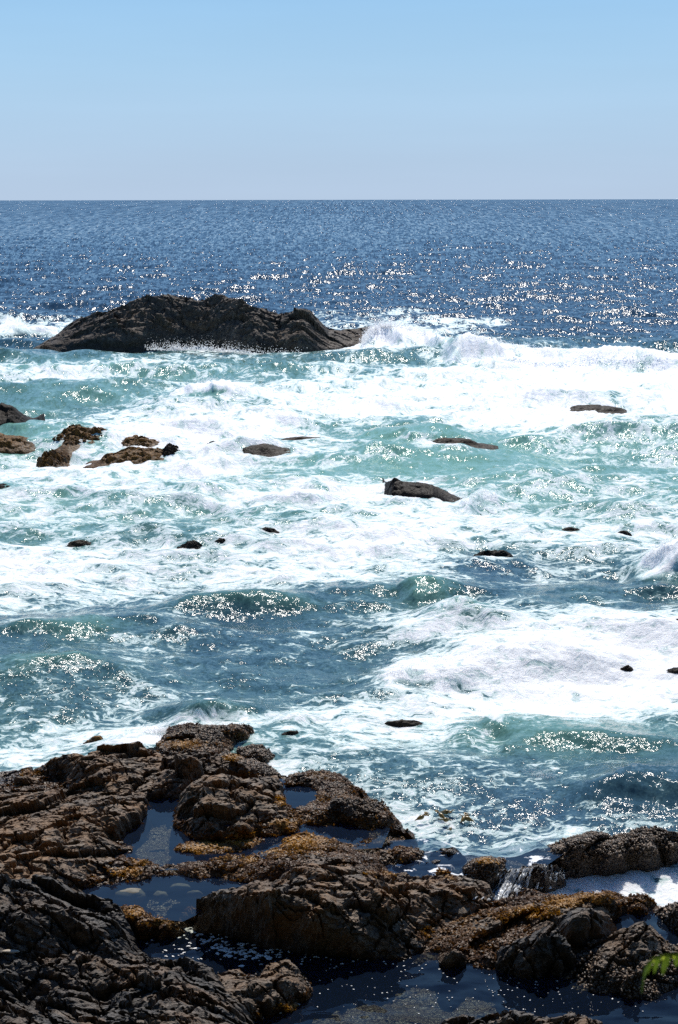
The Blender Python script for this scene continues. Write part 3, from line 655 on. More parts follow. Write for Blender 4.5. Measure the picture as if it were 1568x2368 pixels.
# ---------------------------------------------------------------- the sea
FV = [700, 722, 745, 765, 795, 825, 845, 865, 885, 905, 925, 950, 975, 1000, 1025, 1050, 1075, 1100, 1125, 1150, 1180, 1210, 1240, 1270, 1300, 1330, 1360, 1390, 1420, 1450, 1480, 1510, 1545, 1580, 1610, 1640, 1670, 1700, 1740, 1780, 1820, 1860, 1900, 1940, 1980, 2020, 2060, 2120]
FG = """0 0 0 0 0 .1 .05 0 0 0 0
.1 .1 0 0 0 .45 .5 .1 .05 0 0
.8 .7 0 0 .3 .5 .6 .6 .15 .2 .1
.9 .7 .3 .3 .3 .6 .8 .4 .1 .1 .1
.1 .1 .4 .8 .8 .9 .9 .6 .4 .3 .1
.3 .3 .4 .5 .4 .4 .4 1 1 1 1
.6 .6 .6 .5 .4 .55 .55 .7 .9 .9 1
.7 .7 .6 .45 .5 .65 .8 .85 .9 .9 1
.5 .45 .4 .55 .6 .7 .9 .9 .95 1 1
.15 .3 .4 .8 .8 .85 .9 .9 .9 .9 .95
.1 .2 .4 .4 .5 .7 .9 .9 .9 .8 .9
.4 .6 .7 .8 .8 .9 .9 .9 .9 .85 .9
.4 .6 .9 .9 .95 .6 .45 .7 .9 .9 .85
.3 .5 .9 1 .9 .5 .2 .45 .7 .75 .7
.3 .5 .8 .9 .6 .7 .3 .2 .5 .6 .6
.6 .7 .7 .9 .8 .55 .35 .3 .4 .5 .6
.75 .8 .8 .85 .6 .4 .3 .3 .4 .45 .5
.75 .75 .8 .7 .5 .6 .5 .3 .25 .3 .35
.7 .7 .75 .7 .75 .85 .8 .4 .5 .55 .4
.65 .65 .65 .7 .85 .9 .8 .55 .5 .5 .5
.6 .6 .6 .65 .75 .8 .75 .8 .65 .6 .6
.5 .5 .5 .6 .65 .8 .8 .75 .7 .7 .7
.45 .5 .55 .65 .75 .9 .9 .75 .7 .65 .75
.85 .8 .8 .8 .8 .9 .75 .5 .55 .65 .85
.9 .85 .75 .75 .8 .8 .6 .4 .55 .6 .6
.85 .75 .7 .7 .8 .75 .5 .4 .45 .35 .35
.8 .7 .55 .4 .4 .35 .3 .25 .3 .35 .3
.7 .5 .3 .25 .25 .2 .3 .5 .3 .3 .3
.4 .3 .3 .3 .2 .25 .5 .5 .45 .5 .5
.3 .3 .35 .3 .25 .4 .6 .55 .6 .7 .7
.2 .35 .4 .3 .2 .35 .6 .7 .75 .8 .8
.2 .25 .4 .3 .2 .25 .45 .8 .9 .85 .8
.3 .35 .35 .3 .25 .25 .8 .95 .95 .9 .8
.35 .35 .35 .3 .2 .25 .6 .9 .95 .9 .85
.25 .3 .3 .25 .2 .3 .7 .8 .9 .9 .85
.25 .25 .3 .3 .45 .6 .7 .85 .8 .7 .6
.3 .35 .6 .6 .65 .6 .6 .7 .4 .3 .3
.45 .6 .8 .5 .3 .5 .6 .5 .35 .25 .25
.7 .5 .3 .3 .3 .6 .55 .4 .4 .3 .2
.6 .4 .3 .4 .5 .5 .35 .4 .4 .3 .2
.5 .4 .3 .4 .5 .5 .4 .35 .35 .25 .2
.5 .4 .3 .4 .5 .5 .5 .35 .35 .3 .3
.5 .4 .3 .4 .5 .5 .6 .4 .3 .4 .35
.5 .4 .3 .4 .5 .5 .5 .5 .6 .4 .5
.5 .4 .3 .4 .5 .5 .6 .6 .6 .5 .8
.5 .4 .3 .4 .5 .5 .6 .8 .8 .6 .6
.5 .4 .3 .4 .5 .5 .6 .8 .8 .6 .8
.5 .4 .3 .4 .5 .5 .6 .6 .6 .6 .6"""
FG = np.array([[float(t) for t in r.split()] for r in FG.split('\n')])
def foam_map(u, v):
    fi = np.interp(v, FV, np.arange(len(FV))); fj = np.clip(u / 156.8, 0, 9.999)
    i0 = np.clip(fi.astype(int), 0, len(FV) - 2); j0 = fj.astype(int)
    a, b = fi - i0, fj - j0
    a = a * a * (3 - 2 * a); b = b * b * (3 - 2 * b)
    r = FG[i0, j0] * (1 - a) * (1 - b) + FG[i0 + 1, j0] * a * (1 - b) + FG[i0, j0 + 1] * (1 - a) * b + FG[i0 + 1, j0 + 1] * a * b
    return np.where(v < 700, 0, r)
# white water round the low rocks (from u, to u, at v)
RINGS = [(912, 944, 778), (120, 246, 1020), (80, 146, 1073), (262, 382, 1028), (228, 395, 1066), (368, 412, 1052), (474, 504, 1029), (520, 708, 1046), (610, 810, 1022), (955, 1150, 1034), (1300, 1480, 950), (-60, 34, 1129), (140, 220, 1261), (408, 468, 1266), (494, 524, 1250), (588, 644, 1226), (1098, 1190, 1284), (1290, 1344, 1226), (1416, 1460, 1234), (1530, 1640, 1441), (1430, 1468, 1552), (1528, 1640, 1558), (408, 520, 1638), (866, 990, 1682), (636, 694, 1702), (190, 240, 1712)]
# breaking waves: crest (u, v, height), front width, back width, whitewater amount
BREAK = [
    ([(835, 785, .3), (860, 762, .9), (890, 748, 1.3), (930, 757, 1.2), (980, 766, .9), (1020, 778, .9), (1050, 790, .7)], 1.8, 2.5, .95),
    ([(1045, 800, .8), (1062, 786, 1.1), (1085, 775, 1.35), (1120, 781, 1.2), (1160, 795, .9), (1230, 806, .65), (1300, 812, .65), (1380, 812, .75), (1470, 813, .75), (1568, 822, .7), (1800, 835, .5)], 1.6, 3.0, 1.0),
    ([(390, 916, .1), (430, 895, .5), (465, 882, .8), (495, 876, 1.0), (540, 886, .8), (600, 897, .5), (670, 906, .2)], 1.3, 1.8, 1.0),
    ([(820, 1005, .1), (880, 990, .45), (940, 981, .7), (1000, 981, .7), (1060, 996, .4), (1110, 1010, .1)], 1.6, 2.2, .0),
    ([(860, 1560, .1), (890, 1545, .22), (930, 1532, .27), (980, 1528, .30), (1040, 1520, .32), (1110, 1505, .32), (1200, 1500, .28), (1320, 1500, .26), (1440, 1500, .2)], .9, 1.6, 1.0),
    ([(930, 1440, .1), (980, 1410, .35), (1040, 1388, .5), (1080, 1385, .5), (1110, 1396, .45), (1180, 1420, .25), (1260, 1440, .1)], .9, 1.2, .45),
    ([(1485, 1295, .2), (1510, 1272, .5), (1545, 1250, .75), (1600, 1240, .8), (1700, 1240, .5)], 1.0, 1.5, 1.0),
    ([(1300, 1850, .1), (1360, 1825, .3), (1430, 1800, .42), (1500, 1788, .45), (1568, 1785, .45), (1700, 1785, .4)], .8, 1.0, .0),
    ([(180, 1712, .05), (260, 1698, .15), (330, 1688, .3), (380, 1680, .35), (410, 1676, .2)], .45, .6, 1.0),
    ([(590, 1660, .05), (640, 1648, .2), (690, 1650, .2), (740, 1662, .05)], .5, .6, .9),
    ([(1060, 1988, .15), (1110, 1982, .3), (1180, 1972, .34), (1240, 1960, .3), (1290, 1945, .2)], .25, .5, .7),
    ([(560, 1150, .1), (620, 1132, .4), (700, 1122, .55), (760, 1128, .4), (830, 1140, .1)], 1.0, 1.4, .8),
    ([(1060, 1165, .1), (1090, 1140, .35), (1110, 1130, .4), (1160, 1140, .2)], .8, 1.0, .7),
    ([(920, 1350, .1), (960, 1338, .35), (1010, 1330, .4), (1080, 1345, .1)], .8, 1.0, .1),
    ([(0, 762, .5), (60, 752, .7), (130, 757, .4)], 1.5, 2.5, .8),
    ([(-300, 845, .3), (0, 838, .5), (150, 842, .4), (300, 835, .4), (420, 832, .1)], 1.2, 2.0, .3),
    ([(300, 985, .1), (380, 968, .4), (450, 962, .5), (560, 968, .3), (620, 975, .1)], .9, 1.4, .8),
    ([(1000, 1690, .1), (1080, 1655, .3), (1160, 1640, .35), (1300, 1650, .2), (1400, 1660, .1)], .6, .9, .3),
    ([(1100, 1660, .05), (1180, 1690, .25), (1280, 1675, .35), (1400, 1680, .35), (1500, 1700, .3), (1600, 1730, .2)], .8, 1.0, .0),
    ([(330, 1400, .1), (420, 1375, .3), (520, 1365, .35), (640, 1365, .3), (720, 1380, .1)], .7, 1.0, .0),
    ([(0, 1450, .2), (100, 1440, .3), (220, 1432, .3), (330, 1440, .1)], .7, 1.0, .1),
    ([(0, 1535, .2), (80, 1520, .3), (180, 1515, .3), (260, 1525, .1)], .6, .9, .0),
    ([(340, 1635, .1), (400, 1612, .35), (450, 1606, .42), (510, 1612, .32), (600, 1630, .1)], .45, .7, .0),
]
NC, = (1150,)
th = np.radians(np.linspace(-20.5, 20.5, NC))
dip = np.concatenate([np.linspace(0.6, 10, 32)[:-1], np.linspace(10, 330, 430)[:-1], np.linspace(330, 1720, 640)[:-1]])  # spacing follows the view from the shore
dipang = np.arctan(dip / F * 1.0)
rr = CAMH / np.tan(np.clip(dipang, 1e-6, None))
# correct for pitch: use angle below horizon for rows of equal height
ang = PITCH + np.arctan(((461.5 + dip) - CY) / F)
rr = CAMH / np.tan(ang)
rr = np.concatenate([[90000.0], rr])
R, TH = np.meshgrid(rr, th, indexing='ij')
SX = (R * np.tan(TH)).astype(np.float32); SY = R.astype(np.float32)
su, sv = to_uv(SX, SY, 0.0)
cell = np.gradient(rr)[:, None] * -1.0
# sea state
zone = np.interp(SY, [18, 26, 32, 45, 70, 120, 250, 500, 900], [.22, .40, .75, 1.1, 1.0, .85, .7, .5, 0.0])
SZ = np.zeros(SX.shape, np.float32); DX = np.zeros_like(SZ); DY = np.zeros_like(SZ)
rg = np.random.default_rng(5)
for i in range(64):
    lam = 0.9 * (16 / 0.9) ** ((i + rg.random()) / 64)
    dirn = math.radians(-90 + rg.normal() * (24 if lam > 5 else 38))
    kx, ky = math.cos(dirn), math.sin(dirn)
    amp = 0.0105 * lam ** 0.92 * (0.6 + 0.8 * rg.random())
    fade = np.clip((lam / np.maximum(cell * abs(ky), 1e-3) - 2.2) / 2.5, 0, 1)
    if i % 2 == 0: grp = 1 + .6 * perlin(SX / (lam * 4) + i, SY / (lam * 4), 700 + i)
    ph = 2 * math.pi / lam * (SX * kx + SY * ky) + rg.random() * 6.28 + .9 * perlin(SX / (lam * 3.1), SY / (lam * 2.3) + i, 800 + i % 7)
    a = .68 * amp * fade * grp * zone
    SZ += a * np.cos(ph); sn = np.sin(ph)
    DX -= .75 * a * kx * sn; DY -= .75 * a * ky * sn
foam = (foam_map(su, sv) + .10 * sstep(1340, 1420, sv) * sstep(2000, 1900, sv)).astype(np.float32)
foam -= (.07 * sstep(1690, 1740, sv) * sstep(1960, 1900, sv) * sstep(560, 680, su)).astype(np.float32)
foam = np.maximum(foam, (.98 * sstep(1250, 1300, su) * sstep(1985, 2005, sv) * sstep(2110, 2080, sv)).astype(np.float32))
for (a_, b_, vl_) in RINGS:
    foam = np.maximum(foam, (.84 * np.exp(-((su - .5 * (a_ + b_)) / (.75 * (b_ - a_) + 6)) ** 2 - ((sv - vl_ - 1) / (5 + .10 * (b_ - a_))) ** 2)).astype(np.float32))
foam = np.clip(foam, 0, 1)
# patchiness of the foam itself
foam = np.clip(foam + (.22 * fbm(SX / 6.5, SY / 7.5, 640, 3) + .10 * fbm(SX / 2.0, SY / 2.4, 645, 2)) * (foam > .02) * sstep(.0, .15, foam), 0, 1)
solid = np.zeros_like(foam); backlit = np.zeros_like(foam)
turb = np.abs(fbm(SX / .55, SY / .55, 610, 4)) * 1.6 + .5 * np.abs(fbm(SX / 1.6, SY / 1.6, 620, 3))
for (cr, wf, wb, ww) in BREAK:
    cu = np.array([c[0] for c in cr], float); cv = np.array([c[1] for c in cr], float); ch = np.array([c[2] for c in cr], float)
    bx, by = at(cu, cv, ch)
    sel = np.where((rr > by.min() - 4 * wf - 4 * wb) & (rr < by.max() + 4 * wb + 4))[0]
    if len(sel) == 0: continue
    sl = slice(sel.min(), sel.max() + 1)
    xs = SX[sl] + .5 * fbm(SX[sl] / 1.5, SY[sl] / 1.5, 630, 2); ys = SY[sl] + .3 * fbm(SX[sl] / 1.1, SY[sl] / 1.1, 633, 3)
    yc = np.interp(xs, bx, by); hh = np.interp(xs, bx, ch, left=0, right=0)
    ext = sstep(bx[0] - .8, bx[0] + .2, xs) * (1 - sstep(bx[-1] - .2, bx[-1] + .8, xs))
    hh = np.interp(xs, bx, ch) * ext * (1 + .25 * fbm(xs / 2.6, ys / 2.0, 636, 2))
    dy = ys - yc
    prof = np.where(dy < 0, np.exp(-(dy / (wf * 1.05)) ** 2), np.exp(-(dy / wb) ** 2))
    SZ[sl] = SZ[sl] * (1 - .5 * prof * ext) + hh * prof
    DY[sl] += -.25 * hh * prof * (dy < wb)
    fz = np.where(dy < 0, np.exp(-(dy / (wf * 1.15)) ** 4), np.exp(-(dy / (wb * .55)) ** 2)) * ext * np.clip(hh / .25, 0, 1) * ww
    solid[sl] = np.maximum(solid[sl], fz * (1.0 if ww > .6 else .6))
    foam[sl] = np.maximum(foam[sl], np.clip(fz * 1.1, 0, 1))
    SZ[sl] += fz * turb[sl] * np.minimum(hh, .9) * .20
    if ww < .2: foam[sl] *= 1 - .55 * np.where(dy < wb * .3, np.exp(-(dy / (wf * .9)) ** 2), 0) * ext
    backlit[sl] = np.maximum(backlit[sl], prof * ext * np.clip(hh / .5, 0, 1) * (dy < .3 * wb))  # sunlight through the crest fronts, kept as a mask for the water colour
# lip right of the islet: foam thinned, backlit green painted into the water colour
lip = .6 * np.exp(-((su - 1052) / 17) ** 2 - ((sv - 806) / 20) ** 2)
solid *= 1 - lip; foam *= 1 - .95 * lip
# surface roughness of thick foam
thick = sstep(.55, .95, foam)
SZ += thick * (np.interp(SY, [20, 40, 110, 140], [.03, .08, .16, 0])) * (np.abs(fbm(SX / .8, SY / .9, 650, 4)) * 2 - .3)
aer_backlit = np.interp(sv, [690, 770, 800, 850, 950, 1010, 1100, 1190, 1260, 1340, 1400, 1500, 1620, 1660, 1720, 1800, 1900, 2000], [0, .03, .35, .72, .70, .88, .92, .72, .5, .38, .34, .32, .32, .38, .44, .30, .18, .14])
aer_backlit = aer_backlit + .12 * np.exp(-((su - 1150) / 300) ** 2 - ((sv - 1070) / 90) ** 2) + .25 * np.exp(-((su - 1250) / 280) ** 2 - ((sv - 1690) / 60) ** 2) - .25 * np.exp(-((su - 1180) / 200) ** 2 - ((sv - 1300) / 40) ** 2)
aer_backlit = aer_backlit + .22 * fbm(SX / 5, SY / 6, 660, 3) * sstep(760, 860, sv) + .45 * backlit * sstep(740, 800, sv) * sstep(1750, 1500, sv)  # crest fronts painted greener, as if lit from behind
aer_backlit = np.clip(aer_backlit + lip, 0, 1)
far = sstep(60, 170, SY) + .35 * sstep(250, 1500, SY)
lt = np.maximum(np.minimum(.024 * SY ** .55, .0171 * SY ** .62), .09)
lt = np.where(SY > 150, .0171 * SY ** .62, lt)
lr_row = 1.25 * rr ** 2 / (CAMH * F / 2.31) * (150 / rr) ** np.where(rr > 150, .1, .3)
lr_row = np.maximum(lr_row, .026 * rr ** .55)
qrow = np.concatenate([[0], np.cumsum(-np.diff(rr) / (.5 * (lr_row[1:] + lr_row[:-1])))])
Q = np.broadcast_to(qrow[:, None], SX.shape)
WV = np.stack([SX / lt, Q + 0 * SX, np.zeros_like(SX)], -1).reshape(-1, 3)
# the sea stops where the bedrock stands above it
hh = ground_z(SX, SY)
ing = (SX > GX0 + .1) & (SX < GX1 - .1) & (SY < GY1 - .1) & (SY > GY0 + .1)
dS = np.full(SX.shape, -9.0, np.float32)
near = SY < 36
dS[near] = inside_dist(SX[near], SY[near], SHORE)
cut = (dS > 0.12) 
SZ = np.where(near, np.minimum(SZ, np.where(dS > -1.5, .22, 9)), SZ)
SV = np.stack([SX + DX, SY + DY, SZ], -1).reshape(-1, 3)
NR = len(rr)
sid = np.arange(NR * NC).reshape(NR, NC)
keep = ~(cut[:-1, :-1] & cut[:-1, 1:] & cut[1:, 1:] & cut[1:, :-1])
sq = np.stack([sid[:-1, :-1], sid[1:, :-1], sid[1:, 1:], sid[:-1, 1:]], -1)[keep]
SEA = np.stack([foam, aer_backlit, far * np.ones_like(foam), solid], -1).reshape(-1, 4)
sea = link_mesh('sea', SV, sq, M_SEA, True, None, {'sea': ('FLOAT_COLOR', SEA), 'wavelet': ('FLOAT_VECTOR', WV)})
tag(sea, kind='structure')

# ---------------------------------------------------------------- rocks out in the sea
def sea_rock(name, label, top, low, depth, cell_m, grey=.8, mus=.2, weed=.1, rough=1.0, group='rocks standing in the surf', seed=0, back=None, ax=1.8, rot=.4, fs=1.0):
    """top: visible skyline (u, v); low: waterline (u, v); depth: metres from the waterline back to the crest"""
    zl = 0.0
    if depth < 2:
        mu = np.array([p[0] for p in low]); mv = np.array([p[1] for p in low]); zz = []
        for _ in range(3):
            wx, wy = at(mu, mv, zl)
            rows = [int(np.argmin(np.abs(rr - b))) for b in wy]; cols = np.clip(((np.degrees(np.arctan2(wx, wy)) + 20.5) / 41 * (NC - 1)).astype(int), 0, NC - 1)
            zl = float(np.mean([SZ[max(r - 4, 0):r + 5, max(c - 6, 0):c + 7].mean() for r, c in zip(rows, cols)]))
    lx, ly = at([p[0] for p in low], [p[1] for p in low], zl)
    yb = float(np.mean(ly))
    tu = np.array([p[0] for p in top], float); tv = np.array([p[1] for p in top], float)
    tx, tz = at_y(tu, tv, np.interp((tu - CX) / F * yb, lx, ly) + depth)
    tx, tz = at_y(tu, tv, np.interp((tu - CX) / F * yb, lx, ly) + depth - .45 * np.maximum(tz, 0))
    tz = tz - zl
    x0, x1 = min(lx.min(), tx.min()), max(lx.max(), tx.max())
    xs = np.arange(x0 - .6, x1 + .6, cell_m)
    ys = np.arange(ly.min() - .8, ly.max() + depth * 2.2 + .8, cell_m * 1.6)
    gX, gY = np.meshgrid(xs, ys); gX = gX.astype(np.float32); gY = gY.astype(np.float32)
    yl = np.interp(gX, lx, ly); zt = np.interp(gX, tx, tz, left=-.5, right=-.5)
    wob = .25 * depth * fbm(gX / (depth * 1.2 + .3), gX * 0 + 2.0, seed + 3, 3)
    s = (gY - yl) / (depth + wob)
    zt = np.maximum(zt, -.5)
    prof = np.where(s < 0, s * 1.2, np.where(s < 1, np.clip(s, 0, 1) ** .62, 1 - np.clip(s - 1, 0, 9) ** 1.5 * .9))
    h = zt * np.where(s < 0, 0, prof) + np.where(s < 0, s * depth * .9, 0)
    h = np.where(zt <= 0, np.minimum(h, zt), h)
    k = max(depth, .5) * .27
    det = .26 * k * facets(gX, gY, 1.15 * k * 2 * fs, seed + 10, ax=ax, rot=rot) * 2 + .14 * k * 2 * facets(gX, gY, .5 * k * 2 * fs, seed + 20, ax=ax, rot=rot + .3) + .06 * k * 2 * facets(gX, gY, .2 * k * 2 * fs, seed + 30) + .10 * k * (ridged(gX / k * .5, gY / k * .5, seed + 40, 5) - .4)
    lump = .05 * (0.5 - worley(gX / .12, gY / .12, 500)[0]) + .06 * fbm(gX * 4, gY * 4, 512, 3)
    env = np.clip(.35 + .65 * sstep(0, .5, s), 0, 1) * np.clip(1.35 - .6 * sstep(.6, 1.0, s) * sstep(1.4, 1.0, s), 0, 1)
    h = h + det * rough * env * np.clip(zt / (k * 2.2), .1, 1) + lump * mus * min(1, float(tz.max()) / .5)
    h = np.maximum(h, -.9)
    nzz = fbm(gX / k * .6, gY / k * .6, seed + 60, 4)
    wd = np.clip(weed * 1.3 + .5 * nzz * (weed > 0), 0, 1)
    wt = np.clip(sstep(.55, .05, h + .25 * nzz) * .8 + .2 * mus, 0, 1)
    ms = np.clip(.5 * mus + .3 * sstep(.6, .1, h + .3 * nzz), 0, 1)
    gr = np.clip(grey + .3 * nzz, 0, 1)
    ny, nx = gX.shape
    ii = np.arange(nx * ny).reshape(ny, nx)
    f = np.stack([ii[:-1, :-1], ii[:-1, 1:], ii[1:, 1:], ii[1:, :-1]], -1).reshape(-1, 4)
    jx = .12 * k * fbm(gX / k + h, gY / k, seed + 70, 3); jy = .12 * k * fbm(gX / k, gY / k + h, seed + 75, 3)
    vv = np.stack([gX + jx, gY + jy - .45 * np.maximum(h, 0), h + zl], -1).reshape(-1, 3)
    kp = (h[:-1, :-1] > -.88).reshape(-1)
    f = f[kp]; used, inv = np.unique(f, return_inverse=True)
    mx = np.stack([wd, ms, wt, gr], -1).reshape(-1, 4)
    o = link_mesh(name, vv[used], inv.reshape(-1, 4), M_SEAROCK if depth > 2 or weed >= .4 else M_WETROCK, depth < 2, None, {'mix': ('FLOAT_COLOR', mx[used])})
    return tag(o, label, 'rock', group)

sea_rock('rock_islet', 'large dark rocky islet beyond the surf, waves breaking at its right end',
    [(95, 800), (105, 793), (125, 775), (150, 755), (165, 745), (200, 728), (225, 722), (245, 722), (262, 715), (290, 710), (320, 692), (345, 681), (380, 677), (410, 684), (440, 688), (480, 692), (520, 693), (560, 700), (600, 712), (640, 720), (680, 718), (715, 725), (738, 742), (760, 762), (790, 762), (825, 757), (855, 756), (862, 770), (866, 790)],
    [(95, 800), (105, 796), (165, 798), (230, 801), (300, 801), (350, 799), (400, 797), (480, 797), (520, 801), (540, 805), (580, 809), (640, 807), (700, 813), (770, 807), (830, 801), (866, 790)],
    4.5, .05, grey=.75, mus=.05, weed=.03, rough=.78, seed=1000, rot=-.5, ax=2.4, fs=.6)
def small(name, label, u0, u1, vt, vl, depth, peak=.45, grey=.5, mus=.6, weed=.2, seed=0, rough=.8):
    """a low worn rock, waterline at v = vl between u0 and u1, crown at v = vt; sits at the water level of its own spot"""
    uc, zl = .5 * (u0 + u1), 0.0
    for _ in range(4):
        wx, wy = at(uc, vl, zl)
        r_ = int(np.argmin(np.abs(rr - wy))); c_ = int(np.clip((math.degrees(math.atan2(wx, wy)) + 20.5) / 41 * (NC - 1), 8, NC - 9))
        zl = .5 * zl + .5 * float(SZ[max(r_ - 3, 0):r_ + 4, c_ - 7:c_ + 8].mean())
    cx_, y0 = at(uc, vl, zl); cx_, y0 = float(cx_), float(y0)
    a = .5 * (u1 - u0) / F * math.hypot(y0, CAMH) * 1.06
    dv = max(vl - vt, 6)
    b = max(.32 * dv * y0 * y0 / (F * CAMH), .22 * a, .12)
    top = max(.54 * dv * y0 / F, .05)
    cell = max(.012, min(.04, a / 40))
    gX, gY = np.meshgrid(np.arange(-a * 1.5, a * 1.5, cell), np.arange(-b * 1.7 - .1, b * 1.9 + .1, cell))
    gX = gX.astype(np.float32); gY = gY.astype(np.float32)
    wx_ = gX + .22 * a * perlin(gX / a * 1.6 + seed, gY / a * 1.6, seed) + .07 * a * perlin(gX / a * 5, gY / a * 5, seed + 1)
    wy_ = gY + .20 * b * perlin(gX / a * 2.2, gY / b * 1.4 + seed, seed + 2)
    xx = wx_ / a; xx = np.where(xx < (peak * 2 - 1), xx - (peak * 2 - 1) * (1 - np.abs(xx).clip(0, 1)), xx - (peak * 2 - 1) * (1 - np.abs(xx).clip(0, 1)))
    r2 = np.abs(xx) ** 2.2 + np.abs(wy_ / b) ** 2.0
    h = (top + .10) * (1 - r2) - .10
    h = np.where(h < -.1, -.1 + (h + .1) * .5, h)
    q = max(.16, .5 * a)
    det = .30 * facets(gX, gY, q * .55, seed + 10, ax=2.0, rot=.3) + .16 * facets(gX, gY, q * .22, seed + 20, ax=1.5) + .35 * fbm(gX / q * 1.4, gY / q * 1.4, seed + 30, 4)
    h = h + det * rough * top * 1.5 * sstep(-.12, .02, h)
    h = np.maximum(h, -.55)
    nzz = fbm(gX / q * 1.2, gY / q * 1.2, seed + 60, 3)
    wd = np.clip((weed * 1.25 + .5 * nzz) * (weed > .25), 0, 1); ms = np.clip(.3 * mus + .3 * nzz, 0, 1)
    wt = np.clip(.55 + sstep(.5 * top, 0, h) * .5 - .3 * (weed > .4), 0, 1); gr = np.clip(grey + .3 * nzz, 0, 1)
    ny, nx = gX.shape; ii = np.arange(nx * ny).reshape(ny, nx)
    f = np.stack([ii[:-1, :-1], ii[:-1, 1:], ii[1:, 1:], ii[1:, :-1]], -1).reshape(-1, 4)
    f = f[(h[:-1, :-1] > -.54).reshape(-1)]; used, inv = np.unique(f, return_inverse=True)
    vv = np.stack([cx_ + gX, y0 + b * .8 + gY - .3 * np.maximum(h, 0), h + zl], -1).reshape(-1, 3)
    o = link_mesh(name, vv[used], inv.reshape(-1, 4), M_SEAROCK if weed >= .4 else M_WETROCK, True, None, {'mix': ('FLOAT_COLOR', np.stack([wd, ms, wt, gr], -1).reshape(-1, 4)[used])})
    return tag(o, label, 'rock', 'rocks standing in the surf')
small('surf_rock', 'small dark rock showing through the breaking wave right of the islet', 912, 944, 757, 778, .5, .7, seed=1101, weed=0)
sea_rock('surf_rock', 'black rounded rock cut by the left edge, above the weed covered reef', [(-120, 975), (-60, 930), (0, 933), (25, 937), (50, 955), (75, 972), (80, 980)], [(-120, 990), (0, 988), (40, 988), (80, 981)], 1.5, .04, .8, .3, .05, .7, seed=1110)
sea_rock('reef_rock', 'weedy brown reef touching the left edge, its right shoulder awash', [(-150, 1020), (-40, 1000), (0, 998), (15, 1002), (60, 1008), (100, 1012), (130, 1018), (145, 1030)], [(-150, 1060), (0, 1052), (40, 1048), (80, 1045), (145, 1034)], 1.3, .035, .3, .7, .75, .6, seed=1120)
small('reef_rock', 'low weed topped rock just behind the left edge reef', 120, 246, 976, 1020, 1.3, .35, .3, .7, .6, seed=1130)
small('reef_rock', 'little dark weedy lump in front of the left edge reef', 80, 146, 1035, 1073, .8, .35, .3, .8, .5, seed=1140)
small('reef_rock', 'low dark weedy rock behind the larger weedy reef left of centre', 262, 382, 1004, 1028, .9, .4, .3, .7, .6, seed=1150)
small('reef_rock', 'larger weedy brown reef rock with a notched right end, white water all round', 228, 395, 1030, 1066, 1.2, .45, .3, .7, .7, seed=1160)
small('reef_rock', 'stub of dark rock at the right end of the larger weedy reef', 368, 412, 1022, 1052, .6, .4, .4, .7, .3, seed=1165)
small('wash_rock', 'tiny dark rock tip left of the long awash rock', 474, 504, 1017, 1029, .4, .6, seed=1170)
small('wash_rock', 'long low brown rock awash with thin white water in mid surf', 535, 700, 1022, 1044, 1.0, .4, .35, .9, .2, seed=1180, rough=.4)
small('wash_rock', 'thin dark rock line behind the long awash rock', 640, 790, 1006, 1018, .8, .4, .4, .9, .1, seed=1190, rough=.4)
small('wash_rock', 'brown rock crest sunk under the green wave right of centre', 975, 1115, 1008, 1026, 1.0, .45, .3, .9, .3, seed=1200, rough=.5)
sea_rock('surf_rock', 'shiny black rock with a long wet tail standing in mid surf', [(885, 1125), (895, 1110), (910, 1106), (925, 1112), (945, 1113), (975, 1115), (990, 1120), (1020, 1130), (1050, 1146), (1080, 1164), (1110, 1180)], [(885, 1130), (905, 1144), (950, 1146), (1000, 1150), (1050, 1168), (1110, 1182)], .9, .03, .9, .35, .0, .6, seed=1210)
small('wash_rock', 'flat black rock barely above the white water near the right edge', 1310, 1460, 933, 948, .9, .3, .7, .6, .1, seed=1220, rough=.5)
small('wash_rock', 'dark flat rock at the left edge below the reef', -60, 34, 1112, 1129, .7, .6, .5, .7, .2, seed=1230)
small('wash_rock', 'grey brown patch of awash rock at left, in the wide foam belt', 140, 220, 1243, 1261, .6, .5, .5, .8, .1, seed=1240, rough=.5)
small('wash_rock', 'small black rock in the foam belt left of centre', 408, 468, 1246, 1266, .6, .6, .9, .4, .0, seed=1250)
small('wash_rock', 'pebble sized dark rock right of the small black rock in the foam belt', 494, 524, 1241, 1250, .4, .5, .7, .5, seed=1255)
small('wash_rock', 'thin black rock sliver alone in the middle of the foam belt', 588, 644, 1216, 1226, .4, .5, .9, .4, .0, seed=1260)
small('wash_rock', 'flat black rock with a dark shallow around it right of centre', 1098, 1190, 1269, 1284, .5, .55, .9, .4, .0, seed=1270)
small('wash_rock', 'faint dark rock line in foam on the right', 1290, 1344, 1217, 1226, .4, .6, .6, .6, seed=1280, rough=.5)
small('wash_rock', 'faint dark rock speck in foam nearest the right edge', 1416, 1460, 1225, 1234, .4, .6, .6, .6, seed=1285, rough=.5)
small('wash_rock', 'black rock at the right edge above the wide whitewater', 1530, 1640, 1423, 1441, .5, .5, .9, .4, .0, seed=1290)
small('wash_rock', 'grey brown lump of rock in whitewater close to the right edge', 1430, 1468, 1536, 1552, .35, .5, .6, .7, seed=1300)
small('wash_rock', 'dark rock cut by the right edge in the near whitewater', 1528, 1640, 1536, 1558, .5, .5, .8, .5, .0, seed=1310)
small('wash_rock', 'glassy dark rock under a thin sheet of water left of centre, off the mussel rock', 408, 520, 1608, 1638, .45, .4, .9, .3, .0, seed=1320, rough=.35)
small('wash_rock', 'dark brown rock rounded by streaming water in the near surf', 866, 990, 1656, 1682, .5, .5, .6, .8, .0, seed=1330, rough=.35)
small('wash_rock', 'low rock awash right of the mussel rock', 636, 694, 1682, 1702, .3, .6, .5, .9, .1, seed=1340, rough=.5)
